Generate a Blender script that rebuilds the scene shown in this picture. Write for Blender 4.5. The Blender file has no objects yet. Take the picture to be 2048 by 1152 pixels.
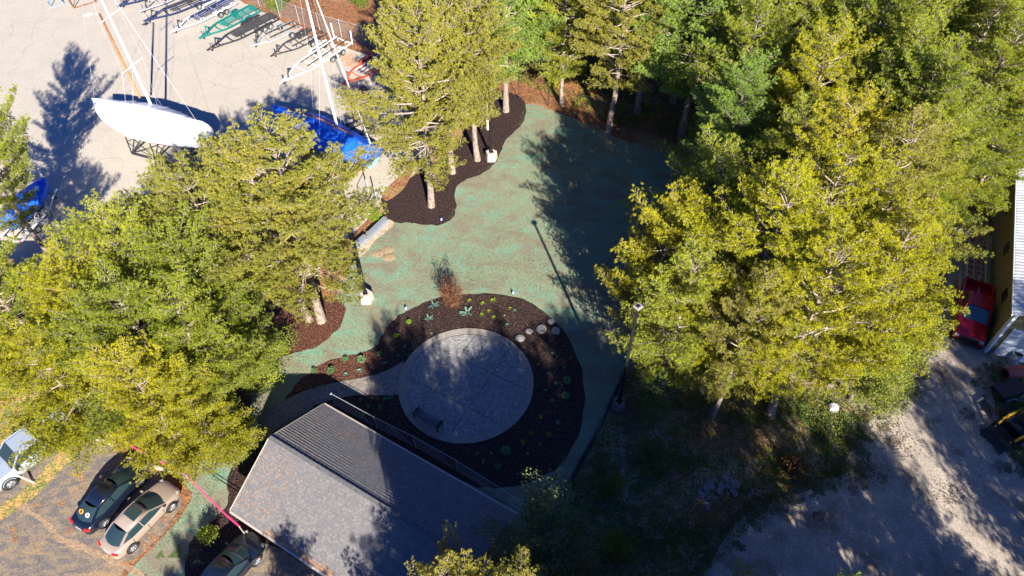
import bpy, math, random
import numpy as np
from mathutils import Vector, Matrix
rnd = random.Random(7)
S = bpy.context.scene
COL = S.collection
# ------------------------------------------------------------------ camera
CH, FPX, PITCH, ROLL = 41.0, 1450.0, math.radians(50), math.radians(-1)
FW = Vector((0, math.cos(PITCH), -math.sin(PITCH)))
_r0 = Vector((1, 0, 0)); _u0 = _r0.cross(FW)
RT = _r0*math.cos(ROLL) + _u0*math.sin(ROLL)
UP = -_r0*math.sin(ROLL) + _u0*math.cos(ROLL)
cd = bpy.data.cameras.new('camera'); cam = bpy.data.objects.new('camera', cd); COL.objects.link(cam)
M = Matrix((RT, UP, -FW)).transposed().to_4x4(); M.translation = Vector((0, 0, CH)); cam.matrix_world = M
cd.sensor_width = 36; cd.lens = 36*FPX/2048; cd.clip_end = 2000; cd.clip_start = .5
S.camera = cam
# ------------------------------------------------------------------ light
EL, AZ = math.radians(30.6), math.radians(-16)
SHD = Vector((math.sin(AZ), math.cos(AZ), 0))            # direction shadows fall on the ground
w = bpy.data.worlds.new('World'); S.world = w; w.use_nodes = True
nt = w.node_tree; nt.nodes.clear()
sky = nt.nodes.new('ShaderNodeTexSky'); sky.sky_type = 'NISHITA'; sky.sun_disc = False
sky.sun_elevation = EL; sky.sun_rotation = math.radians(164)
bg = nt.nodes.new('ShaderNodeBackground'); bg.inputs[1].default_value = 0.05
wo = nt.nodes.new('ShaderNodeOutputWorld'); tn = nt.nodes.new('ShaderNodeMix'); tn.data_type = 'RGBA'; tn.blend_type = 'MULTIPLY'; tn.inputs[0].default_value = 1; tn.inputs[7].default_value = (.10, .40, 1.2, 1)
nt.links.new(sky.outputs[0], tn.inputs[6]); nt.links.new(tn.outputs[2], bg.inputs[0]); nt.links.new(bg.outputs[0], wo.inputs[0])
sl = bpy.data.lights.new('sun', 'SUN'); sl.energy = 5.0; sl.angle = math.radians(.5); sl.color = (1, .94, .83)
so = bpy.data.objects.new('sun', sl); COL.objects.link(so)
ld = Vector((SHD.x*math.cos(EL), SHD.y*math.cos(EL), -math.sin(EL)))
so.rotation_euler = ld.to_track_quat('-Z', 'Y').to_euler(); so.location = (10, -40, 60)
S.view_settings.view_transform = 'Standard'; S.view_settings.look = 'None'
S.view_settings.exposure = 1.35; S.view_settings.gamma = 1; S.view_settings.use_curve_mapping = False
S.cycles.max_bounces = 5; S.cycles.diffuse_bounces = 3; S.cycles.glossy_bounces = 2; S.cycles.transmission_bounces = 3
S.cycles.transparent_max_bounces = 6; S.cycles.use_adaptive_sampling = True; S.cycles.sample_clamp_indirect = 4

# ------------------------------------------------------------------ helpers
def P(x, y, z=0.0):
    """world point at height z under a survey point of the aerial frame (2048 wide)"""
    d = FW*FPX + RT*(x-1024) - UP*(y-576); t = (z-CH)/d.z
    return Vector((d.x*t, d.y*t, z))
def tag(o, label=None, cat=None, group=None, kind=None):
    if label: o['label'] = label
    if cat: o['category'] = cat
    if group: o['group'] = group
    if kind: o['kind'] = kind
    return o
def empty(name, loc=(0, 0, 0), rz=0.0):
    o = bpy.data.objects.new(name, None); COL.objects.link(o); o.location = loc; o.rotation_euler = (0, 0, rz)
    o.empty_display_size = .2
    return o
class MB:
    def __init__(s): s.v = []; s.f = []; s.m = []; s.cm = 0
    def face(s, pts, m=None):
        n = len(s.v); s.v += [tuple(p) for p in pts]; s.f.append(tuple(range(n, n+len(pts)))); s.m.append(s.cm if m is None else m)
    def box(s, c, d, rz=0.0, m=None, R=None):
        c = Vector(c); hx, hy, hz = d[0]/2, d[1]/2, d[2]/2
        R = R or Matrix.Rotation(rz, 3, 'Z'); n = len(s.v)
        for x in (-hx, hx):
            for y in (-hy, hy):
                for z in (-hz, hz): s.v.append(tuple(c + R @ Vector((x, y, z))))
        for q in ((0, 1, 3, 2), (4, 6, 7, 5), (0, 4, 5, 1), (2, 3, 7, 6), (0, 2, 6, 4), (1, 5, 7, 3)):
            s.f.append(tuple(n+i for i in q)); s.m.append(s.cm if m is None else m)
    def bar(s, a, b, wx, wz=None, m=None):
        a = Vector(a); b = Vector(b); d = b-a; L = d.length
        if L < 1e-6: return
        wz = wz or wx; d.normalize()
        side = Vector((0, 0, 1)).cross(d)
        side = Vector((1, 0, 0)) if side.length < 1e-4 else side.normalized()
        u = d.cross(side); R = Matrix((d, side, u)).transposed()
        s.box((a+b)/2, (L, wx, wz), m=m, R=R)
    def tube(s, pts, rads, n=8, m=None, cap=True):
        pts = [Vector(p) for p in pts]; base = len(s.v); k = len(pts)
        for i, p in enumerate(pts):
            d = (pts[min(i+1, k-1)]-pts[max(i-1, 0)]).normalized()
            ref = Vector((0, 0, 1)) if abs(d.z) < .9 else Vector((1, 0, 0))
            a = d.cross(ref).normalized(); b = d.cross(a)
            r = rads[i] if isinstance(rads, (list, tuple)) else rads
            for j in range(n):
                t = 2*math.pi*j/n; s.v.append(tuple(p + a*math.cos(t)*r + b*math.sin(t)*r))
        mm = s.cm if m is None else m
        for i in range(k-1):
            for j in range(n):
                s.f.append((base+i*n+j, base+i*n+(j+1) % n, base+(i+1)*n+(j+1) % n, base+(i+1)*n+j)); s.m.append(mm)
        if cap:
            s.f.append(tuple(base+j for j in range(n))); s.m.append(mm)
            s.f.append(tuple(base+(k-1)*n+j for j in reversed(range(n)))); s.m.append(mm)
    def cyl(s, a, b, r, n=16, m=None): s.tube([a, b], r, n, m)
    def torus(s, c, axis, R, r, n=18, k=8, m=None):
        c = Vector(c); axis = Vector(axis).normalized(); ref = Vector((0, 0, 1)) if abs(axis.z) < .9 else Vector((1, 0, 0))
        a = axis.cross(ref).normalized(); b = axis.cross(a); base = len(s.v)
        for i in range(n):
            t = 2*math.pi*i/n; rd = a*math.cos(t)+b*math.sin(t)
            for j in range(k):
                q = 2*math.pi*j/k; s.v.append(tuple(c + rd*(R+r*math.cos(q)) + axis*r*math.sin(q)))
        for i in range(n):
            for j in range(k):
                s.f.append((base+i*k+j, base+((i+1) % n)*k+j, base+((i+1) % n)*k+(j+1) % k, base+i*k+(j+1) % k)); s.m.append(s.cm if m is None else m)
    def grid(s, rows, m=None, flip=False):
        base = len(s.v); nr = len(rows); nc = len(rows[0])
        for r in rows: s.v += [tuple(p) for p in r]
        for i in range(nr-1):
            for j in range(nc-1):
                q = (base+i*nc+j, base+i*nc+j+1, base+(i+1)*nc+j+1, base+(i+1)*nc+j)
                s.f.append(q[::-1] if flip else q); s.m.append(s.cm if m is None else m)
    def build(s, name, mats, parent=None, smooth=False, sub=0, bevel=0, solid=0):
        if not isinstance(mats, (list, tuple)): mats = [mats]
        me = bpy.data.meshes.new(name); me.from_pydata(s.v, [], s.f)
        for x in mats: me.materials.append(x)
        me.polygons.foreach_set('material_index', s.m)
        if smooth: me.polygons.foreach_set('use_smooth', [True]*len(s.f))
        me.update(); o = bpy.data.objects.new(name, me); COL.objects.link(o)
        if parent: o.parent = parent
        if solid: md = o.modifiers.new('so', 'SOLIDIFY'); md.thickness = solid
        if bevel:
            md = o.modifiers.new('b', 'BEVEL'); md.width = bevel; md.segments = 2; md.limit_method = 'ANGLE'
        if sub: md = o.modifiers.new('s', 'SUBSURF'); md.levels = sub; md.render_levels = sub
        return o
def children(o): return [c for c in bpy.data.objects if c.parent == o]
def copy_tree(o, loc=None, rz=None, sc=None, kids=None):
    c = o.copy(); COL.objects.link(c)
    for ch in (kids if kids is not None else children(o)):
        d = ch.copy(); COL.objects.link(d); d.parent = c
    if loc is not None: c.location = loc
    if rz is not None: c.rotation_euler = (0, 0, rz)
    if sc is not None: c.scale = (sc, sc, sc) if isinstance(sc, (int, float)) else sc
    return c
# ------------------------------------------------------------------ materials
def mat(name, col, rough=.8, metal=0.0, spec=.3, c2=None, scale=3.0, detail=6, bump=0.0, bscale=40, c3=None, s3=.4, t3=(.5, .62),
        fine=0.0, fscale=60, coat=0.0, trans=0.0, stretch=None, rot=0.0, world=False, lo=.4, hi=.6, dist=0.0, f2=None):
    m = bpy.data.materials.new(name); m.use_nodes = True; n = m.node_tree; b = n.nodes['Principled BSDF']; L = n.links
    b.inputs['Roughness'].default_value = rough; b.inputs['Metallic'].default_value = metal
    b.inputs['Specular IOR Level'].default_value = spec; b.inputs['Coat Weight'].default_value = coat
    b.inputs['Coat Roughness'].default_value = .05
    b.inputs['Base Color'].default_value = (*col, 1)
    if c2 is None and not bump and not fine: return m
    tc = n.nodes.new('ShaderNodeTexCoord'); mp = n.nodes.new('ShaderNodeMapping'); L.new(tc.outputs['Object'], mp.inputs[0])
    mp.inputs['Rotation'].default_value = (0, 0, rot)
    if stretch: mp.inputs['Scale'].default_value = stretch
    def noise(sc, d=6, src=None, ds=0.0):
        t = n.nodes.new('ShaderNodeTexNoise'); t.inputs['Scale'].default_value = sc; t.inputs['Detail'].default_value = d
        t.inputs['Distortion'].default_value = ds; t.inputs['Roughness'].default_value = .6
        L.new((src or mp).outputs[0], t.inputs['Vector']); return t
    def ramp(src, a, bb):
        r = n.nodes.new('ShaderNodeMapRange'); r.inputs[1].default_value = a; r.inputs[2].default_value = bb
        r.interpolation_type = 'SMOOTHSTEP'; L.new(src, r.inputs[0]); return r.outputs[0]
    def mix(fac, a, c, mode='MIX'):
        x = n.nodes.new('ShaderNodeMix'); x.data_type = 'RGBA'; x.blend_type = mode
        if isinstance(fac, float): x.inputs[0].default_value = fac
        else: L.new(fac, x.inputs[0])
        for sock, v in ((x.inputs[6], a), (x.inputs[7], c)):
            if isinstance(v, tuple): sock.default_value = (*v, 1)
            else: L.new(v, sock)
        return x.outputs[2]
    cur = col
    if c2 is not None: cur = mix(ramp(noise(scale, detail, ds=dist).outputs[0], lo, hi), col, c2)
    if c3 is not None: cur = mix(ramp(noise(s3, 4, ds=.6).outputs[0], *t3), cur, c3)
    if fine:
        fr = ramp(noise(fscale, 3).outputs[0], .35, .65)
        g = n.nodes.new('ShaderNodeMapRange'); L.new(fr, g.inputs[0]); g.inputs[3].default_value = 1-fine; g.inputs[4].default_value = 1+fine
        x = n.nodes.new('ShaderNodeVectorMath'); x.operation = 'SCALE'
        if isinstance(cur, tuple): x.inputs[0].default_value = cur
        else: L.new(cur, x.inputs[0])
        L.new(g.outputs[0], x.inputs[3]); cur = x.outputs[0]
    if not isinstance(cur, tuple): L.new(cur, b.inputs['Base Color'])
    if bump:
        bp = n.nodes.new('ShaderNodeBump'); bp.inputs['Strength'].default_value = 1; bp.inputs['Distance'].default_value = bump
        L.new(noise(bscale, 4).outputs[0], bp.inputs['Height']); L.new(bp.outputs[0], b.inputs['Normal'])
    m['_c'] = 1
    return m
def nodes(m): return m.node_tree.nodes, m.node_tree.links
def overlay_cracks(m, scale, width, col, dist=.6, amount=.8):
    """thin dark sealed cracks across a ground material"""
    n, L = nodes(m); b = n['Principled BSDF']; src = b.inputs['Base Color'].links[0].from_socket
    tc = n.new('ShaderNodeTexCoord'); ns = n.new('ShaderNodeTexNoise'); ns.inputs['Scale'].default_value = .5; ns.inputs['Detail'].default_value = 5
    L.new(tc.outputs['Object'], ns.inputs['Vector'])
    mx = n.new('ShaderNodeMix'); mx.data_type = 'RGBA'; mx.blend_type = 'LINEAR_LIGHT'; mx.inputs[0].default_value = dist
    L.new(tc.outputs['Object'], mx.inputs[6]); L.new(ns.outputs['Color'], mx.inputs[7])
    v = n.new('ShaderNodeTexVoronoi'); v.feature = 'DISTANCE_TO_EDGE'; v.inputs['Scale'].default_value = scale; L.new(mx.outputs[2], v.inputs['Vector'])
    r = n.new('ShaderNodeMapRange'); r.inputs[1].default_value = 0; r.inputs[2].default_value = width; r.inputs[3].default_value = amount; r.inputs[4].default_value = 0
    L.new(v.outputs['Distance'], r.inputs[0])
    x = n.new('ShaderNodeMix'); x.data_type = 'RGBA'; L.new(r.outputs[0], x.inputs[0]); L.new(src, x.inputs[6]); x.inputs[7].default_value = (*col, 1)
    L.new(x.outputs[2], b.inputs['Base Color'])
def foliage(name, ca, cb, trans=.35, rough=.6, sat=.12):
    """needles or leaves: per-tuft tint attribute blends a darker and a lighter leaf colour, a little per-plant variation"""
    m = bpy.data.materials.new(name); m.use_nodes = True; n, L = nodes(m); n.clear()
    at = n.new('ShaderNodeAttribute'); at.attribute_name = 'tint'
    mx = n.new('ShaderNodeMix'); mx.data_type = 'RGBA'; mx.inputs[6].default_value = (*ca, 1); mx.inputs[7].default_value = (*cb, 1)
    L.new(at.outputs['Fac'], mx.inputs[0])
    oi = n.new('ShaderNodeObjectInfo'); hs = n.new('ShaderNodeHueSaturation'); L.new(mx.outputs[2], hs.inputs['Color'])
    r = n.new('ShaderNodeMapRange'); r.inputs[3].default_value = .5-.010; r.inputs[4].default_value = .5+.012; L.new(oi.outputs['Random'], r.inputs[0]); L.new(r.outputs[0], hs.inputs['Hue'])
    r2 = n.new('ShaderNodeMapRange'); r2.inputs[3].default_value = 1.12; r2.inputs[4].default_value = .85; L.new(oi.outputs['Random'], r2.inputs[0]); L.new(r2.outputs[0], hs.inputs['Value'])
    d = n.new('ShaderNodeBsdfDiffuse'); t = n.new('ShaderNodeBsdfTranslucent'); ms = n.new('ShaderNodeMixShader'); ms.inputs[0].default_value = trans
    L.new(hs.outputs[0], d.inputs[0]); L.new(hs.outputs[0], t.inputs[0]); L.new(d.outputs[0], ms.inputs[1]); L.new(t.outputs[0], ms.inputs[2])
    o = n.new('ShaderNodeOutputMaterial'); L.new(ms.outputs[0], o.inputs[0])
    return m
M_ = {}
def defmats():
    A = M_
    A['floor'] = mat('needle floor', (.30, .135, .055), c2=(.20, .085, .04), scale=2.2, c3=(.30, .17, .07), s3=.25, fine=.45, fscale=7, bump=.05, bscale=9)
    A['yard'] = mat('pale asphalt', (.455, .40, .325), c2=(.43, .38, .31), scale=.5, fine=.07, fscale=5, bump=.006, bscale=40)
    overlay_cracks(A['yard'], .19, .006, (.27, .24, .2), amount=.65)
    A['lot'] = mat('old dark asphalt', (.15, .13, .12), c2=(.25, .19, .13), scale=1.3, c3=(.33, .22, .12), s3=.35, t3=(.52, .7), fine=.3, fscale=9, bump=.012, bscale=20, stretch=(1, 2.2, 1), rot=-.55)
    A['gravel'] = mat('packed gravel', (.41, .345, .28), c2=(.34, .285, .23), scale=1.1, c3=(.23, .185, .14), s3=.4, t3=(.5, .68), fine=.20, fscale=9, bump=.015, bscale=18)
    A['lawn'] = mat('hydroseeded lawn', (.215, .245, .155), c2=(.165, .30, .205), scale=.2, detail=8, lo=.46, hi=.66, c3=(.205, .175, .12), s3=.35, t3=(.42, .66), fine=.2, fscale=9, bump=.02, bscale=11, dist=3.0, stretch=(1, 1.7, 1), rot=.6)
    A['mulch'] = mat('bark mulch', (.054, .028, .022), c2=(.018, .011, .010), scale=7, fine=.75, fscale=11, bump=.07, bscale=8, lo=.35, hi=.65)
    A['redmulch'] = mat('red bark mulch', (.15, .058, .032), c2=(.045, .02, .014), scale=7, fine=.75, fscale=11, bump=.07, bscale=8, lo=.35, hi=.65)
    A['cover'] = mat('weedy ground', (.16, .165, .075), c2=(.33, .235, .15), scale=1.0, c3=(.07, .11, .03), s3=.3, fine=.5, fscale=6, bump=.08, bscale=5)
    A['stone'] = mat('stamped concrete', (.255, .25, .24), c2=(.31, .30, .285), scale=2.5, fine=.16, fscale=5)
    A['rim'] = mat('smooth concrete border', (.31, .27, .235), c2=(.27, .235, .2), scale=3, fine=.08, fscale=20)
    A['path'] = mat('path concrete', (.25, .215, .19), c2=(.20, .17, .15), scale=4, fine=.22, fscale=6, bump=.01, bscale=9)
    A['concrete'] = mat('light concrete', (.50, .45, .37), c2=(.44, .39, .32), scale=4, fine=.06, fscale=20)
    A['sand'] = mat('sandy strip', (.50, .40, .29), c2=(.36, .27, .18), scale=3, fine=.2, fscale=10, bump=.02)
    A['strip'] = mat('dry grass strip', (.46, .27, .09), c2=(.22, .2, .06), scale=1.6, c3=(.16, .19, .05), s3=.8, fine=.4, fscale=8, bump=.05, bscale=9)
    A['moss'] = mat('green grass patch', (.08, .13, .035), c2=(.13, .16, .06), scale=3, fine=.4, fscale=10, bump=.05)
    A['white'] = mat('white paint', (.80, .80, .80), rough=.45)
    A['wrap'] = mat('white shrink wrap', (.82, .83, .86), rough=.35, spec=.5, bump=.05, bscale=3)
    A['tarp'] = mat('blue tarp', (.010, .10, .62), rough=.45, c2=(.012, .14, .72), scale=2.5, bump=.10, bscale=2.6)
    A['teal'] = mat('pale blue hull', (.25, .5, .62), rough=.4)
    A['steel'] = mat('black steel', (.035, .035, .045), rough=.5, fine=.1)
    A['galv'] = mat('galvanised steel', (.48, .49, .50), rough=.5, metal=.3, fine=.1, fscale=10)
    A['navy'] = mat('navy paint', (.03, .04, .11), rough=.4)
    A['green'] = mat('green trailer paint', (.01, .20, .17), rough=.45)
    A['orange'] = mat('orange red trailer paint', (.62, .10, .03), rough=.45)
    A['amber'] = mat('amber marker', (.8, .3, .02), rough=.4)
    A['maroon'] = mat('maroon paint', (.14, .02, .03), rough=.5)
    A['rubber'] = mat('tyre rubber', (.03, .03, .03), rough=.85)
    A['chrome'] = mat('alloy wheel', (.6, .6, .6), rough=.35, metal=.6)
    A['carpet'] = mat('bunk carpet', (.05, .05, .055), rough=.95)
    A['wood'] = mat('varnished wood', (.50, .22, .08), rough=.45, c2=(.42, .17, .06), scale=3)
    A['bark'] = mat('grey pine bark', (.36, .28, .23), c2=(.22, .165, .135), scale=6, fine=.3, fscale=14, bump=.05, bscale=9, stretch=(1, 1, .3))
    A['twig'] = mat('bare grey twig', (.38, .31, .26), c2=(.25, .20, .165), scale=5)
    A['deadwood'] = mat('weathered dead wood', (.48, .43, .37), c2=(.36, .32, .27), scale=5, stretch=(1, 1, .2))
    A['glass'] = mat('dark car glass', (.02, .04, .045), rough=.12, spec=.8)
    A['black_paint'] = mat('black car paint', (.006, .010, .020), rough=.25, spec=.6, coat=.8)
    A['gold_paint'] = mat('champagne car paint', (.44, .34, .27), rough=.35, metal=.35, coat=.6)
    A['silver_paint'] = mat('pale blue silver paint', (.42, .48, .56), rough=.35, metal=.3, coat=.6)
    A['red_paint'] = mat('red truck paint', (.42, .008, .02), rough=.35, coat=.6)
    A['red_light'] = mat('red tail light', (.55, .02, .02), rough=.2)
    A['lamp'] = mat('clear lamp lens', (.30, .29, .28), rough=.15)
    A['trim'] = mat('black trim', (.015, .015, .018), rough=.5)
    A['plate'] = mat('plate', (.6, .62, .7), rough=.4)
    A['interior'] = mat('grey interior', (.25, .25, .24), rough=.8)
    A['siding'] = mat('tan siding', (.24, .205, .10), rough=.7, c2=(.21, .18, .09), scale=2)
    A['metalroof'] = mat('white metal roof', (.62, .64, .68), rough=.4, c2=(.5, .5, .53), scale=1.2)
    A['bluewhite'] = mat('white painted trim', (.60, .66, .74), rough=.5)
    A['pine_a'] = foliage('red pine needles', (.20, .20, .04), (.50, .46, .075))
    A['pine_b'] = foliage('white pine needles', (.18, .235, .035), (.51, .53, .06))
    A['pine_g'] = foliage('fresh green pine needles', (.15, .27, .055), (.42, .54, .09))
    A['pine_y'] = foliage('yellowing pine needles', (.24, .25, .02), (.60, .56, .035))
    A['leaf'] = foliage('green leaves', (.11, .17, .03), (.36, .40, .06), trans=.4)
    A['leafdark'] = foliage('dark bluish leaves', (.06, .11, .04), (.22, .27, .09), trans=.3)
    A['leafred'] = foliage('red brown leaves', (.13, .045, .035), (.25, .15, .07), trans=.3)
    A['hosta'] = foliage('pale bed leaves', (.09, .20, .07), (.20, .34, .15), trans=.2)
    A['lime'] = foliage('lime bed leaves', (.18, .30, .03), (.38, .48, .05), trans=.3)
    A['blue_leaf'] = foliage('blue green juniper', (.13, .25, .19), (.27, .40, .31), trans=.2)
    A['turf'] = foliage('seeded turf', (.16, .22, .13), (.29, .33, .21), trans=.1)
    A['weed'] = foliage('ground weeds', (.09, .15, .03), (.25, .28, .07), trans=.3)
    A['needle'] = foliage('fallen needles', (.42, .17, .06), (.55, .26, .1), trans=.1)
defmats()
# ------------------------------------------------------------------ ground sheets
def smooth_poly(pts, it=2):
    for _ in range(it):
        out = []
        for i in range(len(pts)):
            a = pts[i]; b = pts[(i+1) % len(pts)]
            out += [a*.75+b*.25, a*.25+b*.75]
        pts = out
    return pts
def sheet(name, px, z, m, it=2, rough=0.0, kind='structure', label=None, cat=None, parent=None, seg=.5, mats=None):
    pts = [P(x, y) for x, y in px]
    if it: pts = smooth_poly(pts, it)
    if rough:
        out = []
        for i in range(len(pts)):
            a = pts[i]; b = pts[(i+1) % len(pts)]; n = max(1, min(60, int((b-a).length/seg)))
            for k in range(n):
                p = a.lerp(b, k/n); out.append(p + Vector((rnd.gauss(0, rough), rnd.gauss(0, rough), 0)))
        pts = smooth_poly(out, 2)
    me = bpy.data.meshes.new(name)
    from mathutils.geometry import tessellate_polygon
    tri = tessellate_polygon([pts])
    me.from_pydata([(p.x, p.y, z) for p in pts], [], [t for t in tri]); me.materials.append(m)
    me.update()
    import bmesh
    bm = bmesh.new(); bm.from_mesh(me); bmesh.ops.recalc_face_normals(bm, faces=bm.faces)
    for f in bm.faces:
        if f.normal.z < 0: f.normal_flip()
    bm.to_mesh(me); bm.free()
    o = bpy.data.objects.new(name, me); COL.objects.link(o)
    if parent: o.parent = parent
    else: tag(o, label, cat, None, kind)
    return o
b = MB(); b.face([(-1500, -300, 0), (1500, -300, 0), (1500, 2500, 0), (-1500, 2500, 0)]); tag(b.build('ground', M_['floor']), kind='structure')
sheet('boat_yard_pavement', [(-900, -350), (300, -130), (425, -30), (480, 3), (515, 18), (560, 42), (620, 72), (690, 95), (760, 118), (850, 160), (900, 230), (850, 330), (775, 395), (720, 455), (640, 520), (400, 540), (200, 535), (100, 545), (-100, 560), (-600, 600)], .004, M_['yard'], 1, .06)
sheet('weedy_ground', [(1060, 1300), (1120, 1010), (1190, 882), (1245, 745), (1300, 640), (1500, 580), (1860, 500), (2300, 500), (2400, 1300)], .004, M_['cover'], 1, .15)
sheet('lawn', [(1052, 203), (1100, 218), (1160, 243), (1250, 283), (1330, 305), (1400, 330), (1410, 450), (1370, 580), (1300, 640), (1262, 700), (1238, 775), (1190, 885), (1120, 1012), (1060, 1130), (800, 1400), (200, 1400), (240, 1150), (330, 1075), (380, 1010), (385, 985), (360, 945), (330, 930), (300, 905), (400, 870), (480, 830), (500, 760), (500, 700), (560, 680), (640, 650), (690, 560), (712, 500), (735, 478), (790, 445), (850, 400), (900, 340), (980, 300), (1000, 240)], .008, M_['lawn'], 2, .05)
sheet('dirt_fringe', [(1340, 1300), (1405, 1090), (1470, 1005), (1560, 978), (1625, 948), (1672, 935), (1668, 880), (1705, 835), (1775, 795), (1825, 740), (1860, 690), (1880, 560), (1960, 560), (2000, 720), (2020, 800), (2030, 870), (2050, 930), (2200, 940), (2600, 1100), (2600, 1600), (1280, 1600)], .009, mat('dirt fringe', (.15, .11, .08), c2=(.24, .19, .145), scale=2.2, c3=(.09, .09, .045), s3=.9, fine=.4, fscale=8, bump=.03, bscale=8), 1, .18, seg=1.1)
sheet('gravel_drive', [(1300, 1600), (1350, 1300), (1425, 1100), (1490, 1015), (1580, 995), (1640, 965), (1700, 945), (1692, 900), (1725, 855), (1790, 815), (1840, 755), (1868, 700), (1890, 600), (1900, 420), (1990, 420), (1975, 700), (1985, 730), (1990, 800), (2005, 870), (2022, 925), (2060, 950), (2200, 970), (2600, 1100), (2600, 1600)], .012, M_['gravel'], 1, .13, seg=.9)
sheet('mulch_bed', [(762, 395), (765, 420), (775, 440), (790, 446), (820, 445), (850, 450), (885, 451), (908, 435), (915, 412), (905, 388), (920, 362), (960, 350), (990, 330), (1003, 300), (1010, 280), (1040, 255), (1053, 235), (1052, 205), (1035, 190), (1000, 178), (955, 185), (940, 250), (900, 300), (850, 340), (800, 365)], .012, M_['mulch'], 2, .06)
sheet('mulch_bed', [(500, 713), (560, 713), (610, 703), (650, 686), (675, 657), (692, 630), (690, 600), (600, 580), (460, 590), (400, 700)], .012, M_['redmulch'], 2, .06)
sheet('mulch_bed', [(497, 730), (502, 790), (498, 850), (470, 890), (430, 930), (400, 900), (380, 780), (430, 715)], .013, M_['redmulch'], 2, .06)
sheet('mulch_bed', [(590, 790), (600, 765), (650, 722), (700, 712), (738, 703), (755, 690), (765, 665), (780, 645), (810, 625), (850, 603), (900, 590), (960, 586), (1030, 592), (1075, 610), (1110, 640), (1140, 680), (1160, 725), (1170, 775), (1168, 830), (1155, 880), (1130, 920), (1095, 950), (1050, 970), (1000, 977), (950, 974), (880, 940), (760, 880), (640, 830)], .012, M_['mulch'], 2, .06)
sheet('mulch_bed', [(566, 806), (588, 774), (615, 746), (650, 722), (700, 712), (745, 700), (775, 728), (722, 756), (660, 772), (600, 798)], .016, M_['redmulch'], 2, .06)
sheet('mulch_bed', [(490, 930), (530, 875), (600, 832), (655, 800), (760, 790), (850, 800), (800, 890), (960, 985), (900, 1000), (640, 940)], .016, M_['mulch'], 1, .03)
sheet('mulch_bed', [(370, 1100), (395, 1065), (430, 1040), (460, 1000), (455, 960), (470, 920), (520, 900), (600, 1000), (600, 1250), (380, 1250)], .016, M_['mulch'], 2, .06)
sheet('parking_lot', [(-500, 700), (100, 830), (180, 866), (250, 915), (320, 950), (372, 995), (340, 1052), (285, 1105), (240, 1145), (200, 1300), (-500, 1300)], .012, M_['lot'], 1, .06)
overlay_cracks(M_['lot'], .35, .008, (.06, .055, .05), amount=.5)
sheet('asphalt_pad', [(430, 1130), (470, 1085), (540, 1085), (640, 1150), (800, 1350), (360, 1350)], .022, M_['lot'], 1, .04)
sheet('dry_grass_strip', [(158, 860), (195, 868), (122, 945), (52, 1010), (0, 1042), (-90, 1090), (-110, 1060), (0, 1015), (58, 975), (95, 925)], .020, M_['strip'], 2, .07, label='orange brown strip of dry grass between the pickup and the black sedan', cat='grass', kind='stuff')
sheet('dry_grass', [(-200, 560), (60, 560), (130, 640), (150, 760), (158, 860), (60, 890), (-200, 960)], .016, M_['strip'], 2, .1, label='patch of dry brown grass showing through the trees at the left edge', cat='grass', kind='stuff')
sheet('dirt_seam', [(32, 1008), (42, 1003), (62, 1016), (102, 1050), (118, 1070), (150, 1085), (202, 1102), (250, 1122), (300, 1150), (290, 1156), (240, 1134), (196, 1113), (148, 1095), (112, 1080), (94, 1058), (56, 1024)], .018, mat('sandy dirt', (.36, .25, .15), c2=(.28, .19, .12), scale=4, fine=.2, fscale=9), 2, .06)
sheet('grass_patch', [(285, 1170), (305, 1125), (322, 1118), (345, 1098), (372, 1102), (395, 1125), (425, 1160), (420, 1300), (280, 1300)], .020, M_['moss'], 2, .22, label='bright green grass patch at the corner of the parking lot', cat='grass', kind='stuff')
sheet('footpath', [(1232, 860), (1248, 860), (1254, 920), (1250, 960), (1262, 1010), (1272, 1040), (1256, 1044), (1246, 1000), (1238, 950), (1242, 915)], .010, mat('trodden dirt', (.34, .28, .23), c2=(.26, .21, .17), scale=5, fine=.3, fscale=8), 2, .05)
sheet('bare_soil', [(1225, 830), (1262, 770), (1290, 780), (1300, 840), (1275, 880), (1240, 880)], .008, mat('bare soil', (.26, .17, .11), c2=(.16, .11, .07), scale=2, fine=.3, fscale=8), 2, .15)
sheet('bare_soil', [(1370, 850), (1430, 820), (1520, 850), (1560, 900), (1500, 930), (1400, 900)], .008, mat('needle soil', (.28, .16, .09), c2=(.14, .10, .06), scale=2, fine=.4, fscale=8), 2, .2)
sheet('sandy_strip', [(738, 470), (752, 458), (775, 436), (792, 447), (770, 466), (750, 480), (740, 497), (716, 520), (712, 505), (728, 486)], .020, M_['sand'], 1, .03)
sheet('needle_litter_strip', [(765, 385), (800, 350), (830, 330), (815, 372), (775, 405), (764, 398)], .018, M_['floor'], 1, .03)
for i, (x, y, r) in enumerate(((755, 507, .42), (775, 499, .42), (778, 514, .42))):
    mb = MB(); c = P(x, y); n = 22
    rings = [(0, .05), (.6, .045), (.9, .03), (1.25, -.002)]
    rows = [[(c.x+math.cos(2*math.pi*j/n)*r*k, c.y+math.sin(2*math.pi*j/n)*r*k*.85, z+.012) for j in range(n+1)] for k, z in rings]
    mb.grid(rows)
    tag(mb.build('dirt_mound', mat('sandy lid', (.36, .25, .15), c2=(.27, .2, .12), scale=6, fine=.2, fscale=14), smooth=True), ('left of the three round sandy spots beside the retaining wall', 'upper right of the three round sandy spots beside the retaining wall', 'lower right of the three round sandy spots beside the retaining wall')[i], 'dirt mound', 'round sandy spots in the lawn')
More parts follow.
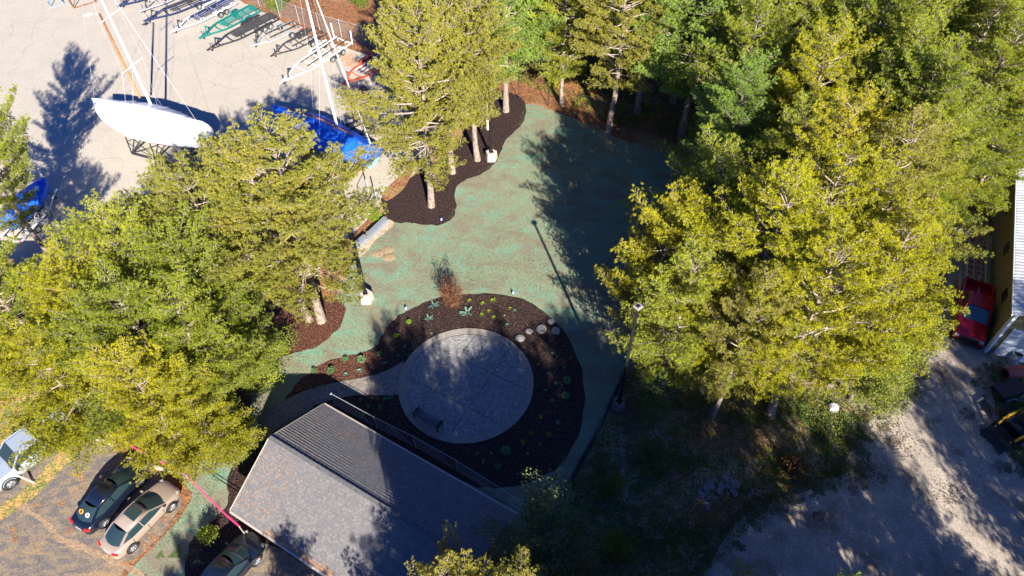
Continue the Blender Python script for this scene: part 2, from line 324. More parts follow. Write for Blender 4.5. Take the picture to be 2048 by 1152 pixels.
# patio
PC = (P(932, 658)+P(932, 887))/2; PR = 4.5
def disc(name, r0, r1, z, h, m, n=96):
    mb = MB()
    rows = [[(PC.x+math.cos(2*math.pi*j/n)*r, PC.y+math.sin(2*math.pi*j/n)*r, zz) for j in range(n+1)] for r, zz in ((r0, z+h), (r1-.02, z+h), (r1, z+h-.02), (r1, z))]
    mb.grid(rows, flip=True)
    return mb.build(name, m)
pst = M_['stone']; n_, L_ = nodes(pst); bs = n_['Principled BSDF']
tc = n_.new('ShaderNodeTexCoord'); nz = n_.new('ShaderNodeTexNoise'); nz.inputs['Scale'].default_value = 2.5; L_.new(tc.outputs['Object'], nz.inputs['Vector'])
mxx = n_.new('ShaderNodeMix'); mxx.data_type = 'RGBA'; mxx.blend_type = 'LINEAR_LIGHT'; mxx.inputs[0].default_value = .12; L_.new(tc.outputs['Object'], mxx.inputs[6]); L_.new(nz.outputs['Color'], mxx.inputs[7])
vo = n_.new('ShaderNodeTexVoronoi'); vo.feature = 'DISTANCE_TO_EDGE'; vo.inputs['Scale'].default_value = 4.2; vo.distance = 'EUCLIDEAN'; L_.new(mxx.outputs[2], vo.inputs['Vector'])
rr = n_.new('ShaderNodeMapRange'); rr.inputs[1].default_value = 0; rr.inputs[2].default_value = .07; L_.new(vo.outputs['Distance'], rr.inputs[0])
x_ = n_.new('ShaderNodeMix'); x_.data_type = 'RGBA'; L_.new(rr.outputs[0], x_.inputs[0]); L_.new(bs.inputs['Base Color'].links[0].from_socket, x_.inputs[7]); x_.inputs[6].default_value = (.19, .17, .155, 1); L_.new(x_.outputs[2], bs.inputs['Base Color'])
bpn = n_.new('ShaderNodeBump'); bpn.inputs['Distance'].default_value = .012; L_.new(rr.outputs[0], bpn.inputs['Height']); L_.new(bpn.outputs[0], bs.inputs['Normal'])
pe = tag(empty('patio', (0, 0, 0)), kind='structure')
o = disc('patio_slab', 0, PR-.55, .02, .05, M_['stone']); o.parent = pe
o = disc('patio_border', PR-.54, PR, .02, .055, M_['rim']); o.parent = pe
A1, A2 = P(837, 766), P(1017, 856); ad = (A2-A1).normalized(); pd = Vector((-ad.y, ad.x, 0)); mb = MB()
def chord(off, along, perp, R=PR-.56):
    h = math.sqrt(max(0, R*R-off*off)); c = PC+perp*off
    mb.bar(Vector((c.x, c.y, .0715))-along*h, Vector((c.x, c.y, .0715))+along*h, .035, .006)
o1 = (A1-PC).dot(pd); q1 = (P(1002, 723)-PC).dot(ad); q2 = (P(959, 661)-PC).dot(ad)
for k in (0, 3.0, -3.0): chord(o1+k, ad, pd)
for q in (q1, q2, q1+3.1): chord(q, pd, ad)
o = mb.build('control_joint', mat('joint', (.07, .06, .055))); o.parent = pe
sheet('path', [(815, 718), (770, 745), (720, 757), (670, 766), (620, 778), (570, 800), (530, 825), (500, 853), (460, 900), (480, 930), (520, 885), (560, 852), (600, 826), (640, 806), (700, 792), (740, 790), (800, 793), (830, 760)], .045, M_['path'], 1, 0)
mb = MB(); mb.bar((*P(733, 752)[:2], .046), (*P(742, 791)[:2], .046), .04, .006); tag(mb.build('path_joint', mat('path joint', (.07, .06, .05))), kind='structure')
# ------------------------------------------------------------------ house
hr0 = P(540, 875, 4.4); hr1 = P(900, 1095, 4.4); hd = (hr1-hr0); hd.z = 0; hd.normalize(); hp = Vector((-hd.y, hd.x, 0))   # hp: towards far eave
ne = P(455, 1030, 2.3); fe = P(650, 820, 2.3)
wn = -((ne-hr0).dot(hp)); wf = (fe-hr0).dot(hp); HL = (P(1028, 1035, 2.3)-fe).dot(hd)+.4
print('house', wn, wf, HL, (ne-hr0).dot(hd), (fe-hr0).dot(hd), hd)
WN = WF = (wn+wf)/2
house = empty('house'); tag(house, 'single storey house with a grey shingle gable roof beside the round patio', 'house')
def hpt(a, c, z): return Vector((hr0.x, hr0.y, 0)) + hd*a + hp*c + Vector((0, 0, z))
sh_n = mat('grey shingles', (.155, .147, .150), c2=(.172, .163, .163), scale=2, fine=.12, fscale=9)
n_, L_ = nodes(sh_n); bs = n_['Principled BSDF']; tc = n_.new('ShaderNodeTexCoord'); mp = n_.new('ShaderNodeMapping'); mp.inputs['Rotation'].default_value = (0, 0, -math.atan2(hd.y, hd.x)); mp.inputs['Scale'].default_value = (1, 1, 1)
L_.new(tc.outputs['Object'], mp.inputs[0]); mp2 = n_.new('ShaderNodeMapping'); mp2.inputs['Scale'].default_value = (8.0, 11.0, 0); L_.new(mp.outputs[0], mp2.inputs[0])
vo = n_.new('ShaderNodeTexVoronoi'); vo.inputs['Scale'].default_value = 1; vo.inputs['Randomness'].default_value = .55; L_.new(mp2.outputs[0], vo.inputs['Vector'])
sp = n_.new('ShaderNodeSeparateColor'); L_.new(vo.outputs['Color'], sp.inputs[0]); rr = n_.new('ShaderNodeMapRange'); rr.inputs[1].default_value = .78; rr.inputs[2].default_value = .86; rr.inputs[4].default_value = .7; L_.new(sp.outputs[0], rr.inputs[0])
x_ = n_.new('ShaderNodeMix'); x_.data_type = 'RGBA'; L_.new(rr.outputs[0], x_.inputs[0]); L_.new(bs.inputs['Base Color'].links[0].from_socket, x_.inputs[6]); x_.inputs[7].default_value = (.235, .215, .19, 1); L_.new(x_.outputs[2], bs.inputs['Base Color'])
RZ, EZ, TH = 4.4, 2.3, .16
for side, m in ((-1, sh_n), (1, sh_n)):
    W_ = WN if side < 0 else WF; mb = MB(); nrow = 26 if side < 0 else 22; lip = .045
    slope = (RZ-EZ)/W_
    for i in range(nrow):
        c0 = W_*i/nrow; c1 = W_*(i+1)/nrow
        za = RZ-c0*slope; zb = RZ-c1*slope
        a0, a1 = -.02, HL
        e0 = hpt(a0, side*c0, za-(0 if i == 0 else .0)); e1 = hpt(a1, side*c0, za); f1 = hpt(a1, side*c1, zb+lip); f0 = hpt(a0, side*c1, zb+lip)
        g0 = hpt(a0, side*c1, zb); g1 = hpt(a1, side*c1, zb)
        mb.face([e0, e1, f1, f0]); mb.face([f0, f1, g1, g0])
    o = mb.build('roof_slope', m, house)
mb = MB()
mb.bar(hpt(-.03, 0, RZ+.02), hpt(HL, 0, RZ+.02), .22, .06)
for k in range(int(HL/.3)): mb.bar(hpt(k*.3, 0, RZ+.033), hpt(k*.3+.28, 0, RZ+.043), .24, .012)
mb.build('ridge_cap', mat('ridge shingles', (.13, .125, .125), fine=.2, fscale=8), house)
for side in (-1, 1):
    W_ = WN if side < 0 else WF; mb = MB()
    mb.bar(hpt(-.05, side*.02, RZ-.06), hpt(-.05, side*W_, EZ-.06), .05, .16)
    mb.build('rake_board', M_['concrete'], house)
mb = MB(); mb.bar(hpt(0, -WN-.06, EZ-.05), hpt(HL, -WN-.06, EZ-.05), .10, .12); mb.bar(hpt(0, WF+.06, EZ-.05), hpt(HL, WF+.06, EZ-.05), .10, .12); mb.build('gutter', mat('gutter', (.5, .42, .36), rough=.4), house)
mb = MB()
for aa in (.35, HL-.35):
    mb.face([hpt(aa, -WN+.4, 0), hpt(aa, WF-.4, 0), hpt(aa, WF-.4, EZ+.05), hpt(aa, 0, RZ-.12), hpt(aa, -WN+.4, EZ+.05)])
for cc in (-WN+.4, WF-.4): mb.face([hpt(.35, cc, 0), hpt(HL-.35, cc, 0), hpt(HL-.35, cc, EZ+.05), hpt(.35, cc, EZ+.05)])
mb.build('wall', mat('taupe siding', (.2, .17, .14), rough=.7), house)
def scatter(name, label, cat, spots, m, n, r, seed=1, zf=None):
    """loose fallen needles as small flat slivers"""
    rg = random.Random(seed); mb = MB()
    for _ in range(n):
        c = spots(rg)
        if c is None: continue
        a = rg.uniform(0, 6.28); l = rg.uniform(.5, 1)*r; d = Vector((math.cos(a), math.sin(a), 0)); s = Vector((-d.y, d.x, 0))*l*.35; u = Vector((0, 0, .012))
        if zf: d = zf(d); s = zf(s)
        mb.face([c-d*l, c+s+u, c+d*l, c-s+u])
    return tag(mb.build(name, m), label, cat, kind='stuff')
def slopef(side, W_):
    def f(v):
        return Vector((v.x, v.y, -side*(v.dot(hp))*(RZ-EZ)/W_))
    return f
def on_far(rg):
    cl = [(.9, 1.2), (1.6, 1.0), (2.3, 1.3), (1.5, 2.6), (2.1, 2.9), (3.2, 1.1), (2.8, 3.5), (.6, 3.1), (4.3, 2.4), (5.6, 1.2)]
    k = rg.choice(cl); a = max(.02, k[0]+rg.gauss(0, .35)); c = min(WF-.05, max(.05, WF-k[1]+rg.gauss(0, .16)))
    return hpt(a, c, RZ-c*(RZ-EZ)/WF+.02)
nm = mat('fallen leaf', (.48, .24, .11), c2=(.38, .17, .07), scale=6)
scatter('fallen_needles', 'orange brown pine needles fallen on the lined far slope of the house roof', 'fallen needles', on_far, nm, 420, .085, 3, slopef(1, WF))
def on_near(rg):
    if rg.random() < .82: a = rg.uniform(2.5, HL*.8); c = WN-abs(rg.gauss(0, .12))-.02
    else: a = max(.05, rg.gauss(1.2, .9)); c = rg.uniform(.3, WN-.3)
    return hpt(a, -c, RZ-c*(RZ-EZ)/WN+.02)
scatter('fallen_needles', 'rusty band of pine needles along the lower eave of the house roof', 'fallen needles', on_near, nm, 2600, .07, 4, slopef(-1, WN))
def lot_spot(rg):
    k = rg.choice(((150, 950), (165, 955), (75, 1010), (140, 1060), (25, 1060), (30, 1078), (305, 1075), (290, 1090), (330, 1040), (255, 1128), (345, 1010), (120, 1010), (230, 900)))
    p = P(k[0]+rg.gauss(0, 5), k[1]+rg.gauss(0, 4)); p.z = .03; return p
scatter('fallen_needles', 'small orange drifts of needles on the cracked parking lot', 'fallen needles', lot_spot, nm, 520, .07, 5)
def yard_spot(rg):
    k = rg.choice(((700, 130), (706, 122), (690, 118), (720, 128), (672, 100), (640, 88), (735, 120), (752, 128), (590, 60), (700, 110)))
    p = P(k[0]+rg.gauss(0, 7), k[1]+rg.gauss(0, 3)); p.z = .02; return p
scatter('fallen_needles', 'rusty drifts of needles on the pale pavement near the orange trailer', 'fallen needles', yard_spot, nm, 900, .12, 6)
# ------------------------------------------------------------------ right-hand workshop
WH = 4.24; c0 = P(1972, 702); wt = P(2042, 400, WH); c0 = Vector((c0.x, c0.y, 0)); wd = Vector((wt.x-c0.x, wt.y-c0.y, 0)); wd.normalize(); we = Vector((wd.y, -wd.x, 0))
WL = 24.0; WW = 9.0
def wp(a, c, z): return c0 + wd*a + we*c + Vector((0, 0, z))
shop = tag(empty('workshop'), 'tan sided workshop with white metal roof at the right edge', 'building')
# wall as lap boards
def lapwall(name, A, B, z0, z1, out, m, parent, dz=.14, open_=None):
    mb = MB(); z = z0
    while z < z1-.01:
        z2 = min(z1, z+dz); o0 = out*.022
        mb.face([A+o0+Vector((0, 0, z)), B+o0+Vector((0, 0, z)), B+Vector((0, 0, z2)), A+Vector((0, 0, z2))]); mb.face([A+Vector((0, 0, z)), B+Vector((0, 0, z)), B+o0+Vector((0, 0, z)), A+o0+Vector((0, 0, z))])
        z = z2
    return mb.build(name, m, parent)
lapwall('wall', wp(0, 0, 0), wp(WL, 0, 0), 0, WH, -we, M_['siding'], shop)
lapwall('wall', wp(0, 0, 0), wp(0, WW, 0), 0, WH, -wd, M_['siding'], shop)
mb = MB(); mb.face([wp(0, 0, WH), wp(0, WW, WH), wp(0, WW/2, WH+1.2)]); mb.build('gable_wall', M_['siding'], shop)
for s0, s1 in ((0, 1), (1, 0)):
    mb = MB(); n = int((WL+.6)/.3)
    for i in range(n):
        a = -.3+i*.3
        lo = -.28 if s0 == 0 else WW+.28
        for q in (0, 1):
            aa = a+q*.15; zz = .035 if q == 0 else 0
            mb.face([wp(aa, lo, WH+.0+zz), wp(aa+.15, lo, WH+zz), wp(aa+.15, WW/2, WH+1.25+zz), wp(aa, WW/2, WH+1.25+zz)])
        mb.face([wp(a+.15, lo, WH), wp(a+.15, lo, WH+.035), wp(a+.15, WW/2, WH+1.285), wp(a+.15, WW/2, WH+1.25)])
        mb.face([wp(a, lo, WH), wp(a, lo, WH+.035), wp(a, WW/2, WH+1.285), wp(a, WW/2, WH+1.25)])
    mb.build('roof', M_['metalroof'], shop)
mb = MB(); mb.bar(wp(-.06, -.06, 0), wp(-.06, -.06, WH), .22, .22); mb.build('corner_trim', M_['bluewhite'], shop)
mb = MB(); mb.bar(wp(-.3, -.33, WH-.06), wp(WL, -.33, WH-.06), .08, .14); mb.build('eave_trim', M_['bluewhite'], shop)
mb = MB(); mb.box(wp(-.06, 1.55, 1.45), (.06, 2.3, 2.8), rz=math.atan2(wd.y, wd.x)); gd = mb.build('garage_door', M_['bluewhite'], shop)
mb = MB()
for z in (.7, 1.4, 2.1): mb.bar(wp(-.095, .45, z), wp(-.095, 2.65, z), .012, .06)
mb.build('panel_line', M_['galv'], gd)
for a in (3.2, 8.0, 12.6, 17.5):
    mb = MB(); mb.box(wp(a, -.05, 2.4), (.9, .05, .75), rz=math.atan2(wd.y, wd.x)); mb.build('window', M_['glass'], shop)
# small tan building at the left edge
bb = tag(empty('shed'), 'small tan roofed outbuilding half hidden at the left edge', 'building')
p0 = P(-60, 640, 2.6); p1 = P(28, 560, 2.6); p2 = P(30, 632, 2.6)
mb = MB(); mb.face([P(-90, 560, 3.2), P(18, 556, 3.2), P(33, 632, 2.7), P(-90, 640, 2.7)]); mb.face([P(-90, 560, 3.2), P(18, 556, 3.2), P(30, 520, 2.7), P(-90, 520, 2.7)]); mb.build('roof', mat('tan roof', (.42, .25, .15), c2=(.36, .21, .13), scale=2), bb, solid=-.1)
mb = MB(); q = [P(-90, 636, 2.6), P(28, 628, 2.6), P(26, 524, 2.6), P(-90, 524, 2.6)]
for i in range(4):
    a, c = q[i], q[(i+1) % 4]; mb.face([(a.x, a.y, 0), (c.x, c.y, 0), c, a])
mb.build('wall', mat('brown wall', (.12, .07, .05)), bb)
mb = MB(); mb.bar(P(-90, 642, 2.68), P(34, 634, 2.68), .08, .12); mb.build('gutter', M_['white'], bb)
# ------------------------------------------------------------------ chain link fences
def fence(name, pts, h, m, label, cat='fence', step=3.0, spacing=.16, wr=.005, double_end=False, pr=.035):
    root = tag(empty(name, (pts[0].x, pts[0].y, 0)), label, cat); off = -Vector((pts[0].x, pts[0].y, 0))
    Z = Vector((0, 0, 1))
    rail = MB(); wires = MB(); posts = []
    for i in range(len(pts)-1):
        a = Vector((pts[i].x, pts[i].y, 0)); c = Vector((pts[i+1].x, pts[i+1].y, 0)); L = (c-a).length; n = max(1, round(L/step)); d = (c-a)/L
        for k in range(n+(1 if i == len(pts)-2 else 0)): posts.append(a+d*L*k/n)
        rail.tube([a+Z*h+off, c+Z*h+off], .015, 6)
        s = 0.0; sl_ = h-.05
        while s < L:
            for sg in (1, -1):
                e = s+sl_ if sg > 0 else s-sl_; z0, z1 = .05, h
                p, q = (s, z0), (e, z1)
                if e > L: t = (L-s)/(e-s); q = (L, z0+(z1-z0)*t)
                if e < 0: t = (s)/(s-e); q = (0, z0+(z1-z0)*t)
                wires.tube([a+d*p[0]+Z*p[1]+off, a+d*q[0]+Z*q[1]+off], wr, 3, cap=False)
            s += spacing
        s = L-.01
    for p in posts:
        mb = MB(); mb.tube([p+off, p+Z*(h+.04)+off], pr, 8); mb.cyl(p+Z*(h+.04)+off, p+Z*(h+.10)+off, pr*.7, 8); mb.build('post', m, root)
    rail.build('top_rail', m, root); wires.build('mesh_panel', m, root)
    return root
darkfence = mat('black coated fence', (.03, .03, .035), rough=.5)
fence('chain_link_fence', [P(300, -120), P(480, -8), P(560, 33), P(640, 62), P(728, 88), P(800, 125), P(900, 160)], 2.0, M_['galv'], 'galvanised chain link fence behind the parked boat trailers')
fence('chain_link_fence', [P(900, 165), P(965, 185), P(1038, 200), P(1096, 212), P(1153, 236), P(1290, 270), P(1405, 300)], 2.6, darkfence, 'tall black chain link fence across the far end of the green lawn', spacing=.3)
fence('chain_link_fence', [P(1118, 1015), P(1190, 885), P(1240, 775), P(1270, 690), P(1330, 560)], 1.8, darkfence, 'dark chain link fence down the right side of the lawn', spacing=.12, wr=.008)
fc = [P(652, 822), P(672, 812), P(755, 858), P(832, 896), P(915, 943), P(1005, 1000), P(1100, 1060)]
fence('chain_link_fence', fc, 1.5, M_['galv'], 'low galvanised chain link fence between the house and the patio', spacing=.13, wr=.0035, step=4, pr=.036)
# ------------------------------------------------------------------ trees
def tuft_arrays(pos, dr, rad, K, wid, spread, rg, tint, clump=None):
    """K diamond needles (or leaves) around each tuft centre"""
    N = len(pos); pos = np.repeat(pos, K, 0); dr = np.repeat(dr, K, 0); rad = np.repeat(rad, K); tint = np.repeat(tint, K)
    if clump: pos = pos + rg.normal(0, 1, pos.shape)*clump
    d = rg.normal(0, 1, pos.shape); d /= np.linalg.norm(d, axis=1)[:, None]; d = dr + d*spread; d /= np.linalg.norm(d, axis=1)[:, None]+1e-9
    q = rg.normal(0, 1, pos.shape); s = np.cross(d, q); s /= np.linalg.norm(s, axis=1)[:, None]+1e-9
    L = (rad*rg.uniform(.7, 1.1, len(rad)))[:, None]; w_ = wid
    v = np.stack([pos+d*L*.05, pos+d*L*.55+s*w_*.5, pos+d*L, pos+d*L*.55-s*w_*.5], 1).reshape(-1, 3)
    t = np.repeat(np.clip(tint+rg.normal(0, .14, len(tint)), 0, 1), 4)
    return v, t
def quads_mesh(name, v, t, m):
    n = len(v)//4; me = bpy.data.meshes.new(name)
    me.vertices.add(len(v)); me.vertices.foreach_set('co', v.astype(np.float32).ravel())
    me.loops.add(len(v)); me.loops.foreach_set('vertex_index', np.arange(len(v), dtype=np.int32))
    me.polygons.add(n); me.polygons.foreach_set('loop_start', np.arange(0, len(v), 4, dtype=np.int32)); me.polygons.foreach_set('loop_total', np.full(n, 4, dtype=np.int32))
    a = me.attributes.new('tint', 'FLOAT', 'POINT'); a.data.foreach_set('value', t.astype(np.float32))
    me.materials.append(m); me.update(calc_edges=True); return me
def obj_of(name, me, parent=None):
    o = bpy.data.objects.new(name, me); COL.objects.link(o)
    if parent: o.parent = parent
    return o
def unit(v): return v/(np.linalg.norm(v)+1e-9)
def make_tree(kind, h, R, zs, seed, matf, style, limbm='twig', dens=1.0, sparse=1.0, lean=.02):
    rg = np.random.default_rng(seed); root = empty(kind)
    tm = MB(); lm = MB()
    nseg = 9; off = rg.normal(0, .12, (nseg+1, 2)).cumsum(0)*.5; off[0] = 0
    tp = [np.array([off[i, 0]+lean*h*i/nseg, off[i, 1], h*i/nseg]) for i in range(nseg+1)]
    r0 = .0135*h+.02
    tm.tube([Vector(p) for p in [tp[0]-np.array([0, 0, .2])]+tp], [r0*1.5]+[r0*(1.25 if i == 0 else 1)*(1-i/nseg)**.75+.02 for i in range(nseg+1)], 9)
    def trunk_at(z):
        f = min(nseg-1e-6, max(0, z/h*nseg)); i = int(f); return tp[i]*(1-(f-i))+tp[i+1]*(f-i)
    pos = []; dr = []; tint = []; rads = []
    az_mod = rg.uniform(0, 6.28, 3)
    z = zs
    while z < h-.25:
        t = (z-zs)/(h-zs)
        if style == 'red': prof = (np.sin(np.pi*min(1, .11+t*.86))**.55)*(1-.35*t)
        elif style == 'white': prof = (1-t)**.42*(.6+.4*min(1, t*4))+.03
        else: prof = (np.sin(np.pi*min(.97, .10+t*.86))**.6)
        nl = rg.integers(3, 6) if style != 'broad' else rg.integers(3, 5)
        a0 = rg.uniform(0, 6.28)
        for k in range(nl):
            if rg.random() > sparse: continue
            az = a0+6.28*k/nl+rg.normal(0, .25)
            lobes = 1+.24*np.sin(2*az+az_mod[0]+5*t)+.20*np.sin(3*az+az_mod[1]-9*t)+.12*np.sin(az+az_mod[2])
            L = R*prof*lobes*rg.uniform(.72, 1.12)
            if L < .35: L = .35
            el = {'red': -.10+.55*t, 'white': -.02+.75*t*t, 'broad': .35+.6*t}[style]+rg.normal(0, .1)
            d = np.array([np.cos(az)*np.cos(el), np.sin(az)*np.cos(el), np.sin(el)])
            p = trunk_at(z+rg.uniform(-.15, .15)); pts = [p]; n = 6; cur = d.copy()
            for i in range(n):
                cur = unit(cur+np.array([rg.normal(0, .09), rg.normal(0, .09), (.10 if style != 'broad' else .02)+rg.normal(0, .05)]))
                pts.append(pts[-1]+cur*L/n)
            lr = .012+.011*L
            lm.tube([Vector(q) for q in pts], [lr*(1-i/(n+.6)) for i in range(n+1)], 4, cap=False)
            # sub branches
            ns = max(3, int(L*(3.9 if style == 'red' else 4.2)*dens)); 
            for j in range(ns+1):
                s = (.30 if style == 'red' else .18)+(1-(.30 if style == 'red' else .18))*(j+rg.uniform(-.3, .3))/ns
                s = min(.999, max(.1, s)); f = s*n; i = int(f); q = pts[i]*(1-(f-i))+pts[i+1]*(f-i); dd = unit(pts[i+1]-pts[i])
                side = unit(np.cross(dd, [0, 0, 1]))*(1 if j % 2 else -1)
                if j == ns: sd = dd; sl_ = .35
                else:
                    an = rg.uniform(.55, 1.0); sd = unit(dd*np.cos(an)+side*np.sin(an)+np.array([0, 0, rg.normal(.08, .16)])); sl_ = (.30+.32*L*(1-s)**.7)*rg.uniform(.7, 1.2)
                mid = q+sd*sl_*.5+np.array([0, 0, .03]); e = q+unit(sd+np.array([0, 0, .25]))*sl_
                lm.tube([Vector(q), Vector(mid), Vector(e)], [.020, .014, .008], 3, cap=False)
                tb = np.clip(.35+.35*t+rg.normal(0, .14), 0, 1)  # tint rises with height, so tufts get lighter towards the crown top
                if style == 'red':
                    nt_ = max(3, int(sl_*8.5)); 
                    for u in range(nt_):
                        uu = .35+.65*(u+rg.uniform(0, 1))/nt_; c = q*(1-uu)+e*uu
                        so_ = unit(rg.normal(0, 1, 3)+np.array([0, 0, .5]))*rg.uniform(.04, .30)
                        pos.append(c+so_); dr.append(unit(so_+sd*.15+np.array([0, 0, .12]))*.75); tint.append(tb); rads.append(rg.uniform(.13, .20))
                elif style == 'white':
                    nt_ = max(4, int(sl_*10))
                    for u in range(nt_):
                        uu = .15+.85*(u+rg.uniform(0, 1))/nt_; c = q*(1-uu)+e*uu
                        so_ = rg.normal(0, 1, 3)*np.array([.13, .13, .06])+np.array([0, 0, .04])
                        pos.append(c+so_); dr.append(unit(sd*.7+so_*2+np.array([0, 0, .35]))*.8); tint.append(tb); rads.append(rg.uniform(.17, .26))
                else:
                    nt_ = max(2, int(sl_*4))
                    for u in range(nt_):
                        uu = .3+.7*(u+rg.uniform(0, 1))/nt_; c = q*(1-uu)+e*uu
                        pos.append(c+rg.normal(0, .1, 3)); dr.append(np.array([0, 0, .15])); tint.append(tb); rads.append(.13)
        z += {'red': .46, 'white': .42, 'broad': .36}[style]*(1+.1*rg.normal())*(h/17)**.3
    pos = np.array(pos); dr = np.array(dr); tint = np.array(tint); rads = np.array(rads)
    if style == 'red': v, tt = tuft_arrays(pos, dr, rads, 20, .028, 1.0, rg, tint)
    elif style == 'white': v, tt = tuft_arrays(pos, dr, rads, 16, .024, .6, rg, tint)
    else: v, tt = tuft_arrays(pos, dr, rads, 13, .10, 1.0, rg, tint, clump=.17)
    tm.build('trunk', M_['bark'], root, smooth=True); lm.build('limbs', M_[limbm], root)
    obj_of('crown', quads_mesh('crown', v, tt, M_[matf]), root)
    return root, len(v)//4
PROTO = {}
def proto(key, *a, **k):
    r, n = make_tree(*a, **k); PROTO[key] = [r, children(r), False]; print(key, n)
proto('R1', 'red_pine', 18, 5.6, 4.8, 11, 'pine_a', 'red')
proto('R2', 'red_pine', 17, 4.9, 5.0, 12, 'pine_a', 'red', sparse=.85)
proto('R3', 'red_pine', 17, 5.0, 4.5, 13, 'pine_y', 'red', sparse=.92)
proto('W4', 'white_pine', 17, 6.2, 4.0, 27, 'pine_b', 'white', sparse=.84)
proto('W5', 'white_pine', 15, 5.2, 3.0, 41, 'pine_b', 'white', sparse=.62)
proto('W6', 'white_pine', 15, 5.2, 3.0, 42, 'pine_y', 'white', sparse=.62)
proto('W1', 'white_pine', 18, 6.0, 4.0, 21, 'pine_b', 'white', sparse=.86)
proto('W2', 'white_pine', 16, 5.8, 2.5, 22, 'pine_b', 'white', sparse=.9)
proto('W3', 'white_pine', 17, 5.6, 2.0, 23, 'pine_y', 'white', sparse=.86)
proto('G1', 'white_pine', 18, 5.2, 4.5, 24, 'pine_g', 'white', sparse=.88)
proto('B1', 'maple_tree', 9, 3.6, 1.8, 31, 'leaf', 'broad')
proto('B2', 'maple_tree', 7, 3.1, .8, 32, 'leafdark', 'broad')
TN = {'R': 'red pine', 'W': 'white pine', 'G': 'pine', 'B': 'maple'}
used_labels = set()
def tree(key, x, y, h, label, group=None, rz=None, wide=1.0):
    """x, y ground position in metres"""
    r, kids, used = PROTO[key]; base = {'R1': 18, 'R2': 17, 'R3': 17, 'W1': 18, 'W2': 16, 'W3': 17, 'W4': 17, 'W5': 15, 'W6': 15, 'G1': 18, 'B1': 9, 'B2': 7}[key]
    s = h/base; rz = rnd.uniform(0, 6.28) if rz is None else rz
    if not used: o = r; PROTO[key][2] = True; o.location = (x, y, 0); o.rotation_euler = (0, 0, rz)
    else: o = copy_tree(r, (x, y, 0), rz, kids=kids)
    o.scale = (s*wide, s*wide, s)
    assert label not in used_labels, label
    used_labels.add(label)
    tag(o, label, 'tree', group)
    return o
def at(px, py, z=0): p = P(px, py, z); return p.x, p.y
def tp(key, px, py, z, h, label, **k):            # a tree whose crown stands at survey point px,py at height z
    return tree(key, *at(px, py, z), h, label, **k)
g1 = 'pines on the left side of the lawn'; g2 = 'pines between the boat yard and the lawn'; g3 = 'pines and hardwoods on the right side'; g4 = 'woodland pines behind the back fence'
# left group
tp('R1', 643, 641, 0, 16.3, 'tall red pine rising from the tip of the red mulch left of the lawn', group=g1, rz=1.0, wide=1.22)
tp('R2', 619, 640, 0, 15.5, 'red pine with bare grey twigs twinned behind the one at the red mulch tip', group=g1, rz=2.6)
tp('R1', 528, 664, 0, 15, 'red pine with a thick leaning trunk second from the lawn in the red mulch bed', group=g1, rz=4.0)
tp('W4', 245, 515, 10.5, 13.5, 'broad white pine just below the shadow on the boat yard', group=g1, rz=.5)
tp('R2', 350, 430, 11, 13.5, 'darker pine top reaching furthest into the boat yard near the white wrapped boat', group=g1)
tp('W1', 395, 565, 10, 14, 'white pine between boat yard and red pines', group=g1)
tp('W1', -90, 250, 12, 16.5, 'pine cut by the left edge above the blue tarped powerboat', group=g1, rz=2.2, wide=.72)
tp('W2', -20, 580, 9, 12.5, 'dense green pine at the left edge just below the blue tarped powerboat', group=g1)
tp('W3', 170, 625, 9, 13, 'yellow green pine right of the small tan outbuilding', group=g1)
tp('W4', 290, 680, 9, 13, 'yellow green pine in the middle of the lower left pine mass', group=g1)
tp('W1', 395, 700, 8, 12.5, 'yellow green pine whose right boughs touch the narrow neck of lawn', group=g1, wide=.95)
tp('W3', 105, 745, 8, 11.5, 'bright yellow pine above the parked silver pickup', group=g1)
tp('W3', 300, 810, 7, 11.5, 'bright yellow pine reaching over the nose of the black sedan', group=g1, wide=.95)
tp('W3', 402, 822, 6, 9.5, 'small yellow green pine next to the house gable', group=g1, wide=.9)
# centre top group
tp('R1', 863, 412, 0, 17, 'big open red pine standing in the dark mulch bed beside the blue wrapped sailboat', group=g2, rz=.3, wide=1.0)
tp('R2', 905, 345, 0, 16.5, 'red pine directly behind the big open one in the dark mulch bed', group=g2)
tp('R2', 955, 320, 0, 17, 'red pine with an orange tinted bare trunk beside the black light pole', group=g2, rz=2.0, wide=.9)
tp('R3', 850, 90, 11, 16, 'rusty yellow pine overhanging the orange boat trailer', group=g2)
tp('W3', 830, 30, 8, 13, 'leafy yellow pine at the top centre beside the galvanised fence', group=g2, wide=.8)
tp('G1', 1012, 222, 0, 17, 'soft green white pine with a clean pale trunk at the mulch bed tip', group=g2, rz=1.2)
tp('G1', 1085, 135, 0, 16, 'soft green white pine just beyond the back fence left of centre', group=g4)
tp('G1', 960, 60, 9, 17, 'soft green pine at the top between the rusty pine and the pale trunked one', group=g4)
# woods behind the back fence
tp('R2', 1275, 225, 0, 18, 'red pine with long bare pale branches behind the shaded back fence', group=g4, rz=.8)
tp('R2', 1195, 110, 0, 17, 'slim red pine behind the gap with orange leaf litter', group=g4, wide=.8)
tp('G1', 1345, 205, 0, 19, 'green pine right of the bare branched red pine', group=g4)
tp('G1', 1400, 90, 9, 19, 'green pine at the upper middle with shaded lower boughs', group=g4)
tp('W1', 1470, 40, 10, 19, 'green pine at the top right of centre', group=g4)
tp('W1', 1310, 15, 9, 18, 'green pine at the top edge above the bare branched red pine', group=g4)
for i, (x, y) in enumerate(((1130, 30), (1215, 10), (1420, -30), (1540, 40), (1060, -40))):
    tp(('G1', 'R2', 'W1', 'G1', 'R2')[i], x, y, 4, 16, 'back row pine at the top edge, %s' % ('first right of the pale trunked pine', 'second right of the pale trunked pine', 'third right of the pale trunked pine', 'fourth right of the pale trunked pine', 'nearest behind the pale trunked pine')[i], group=g4)
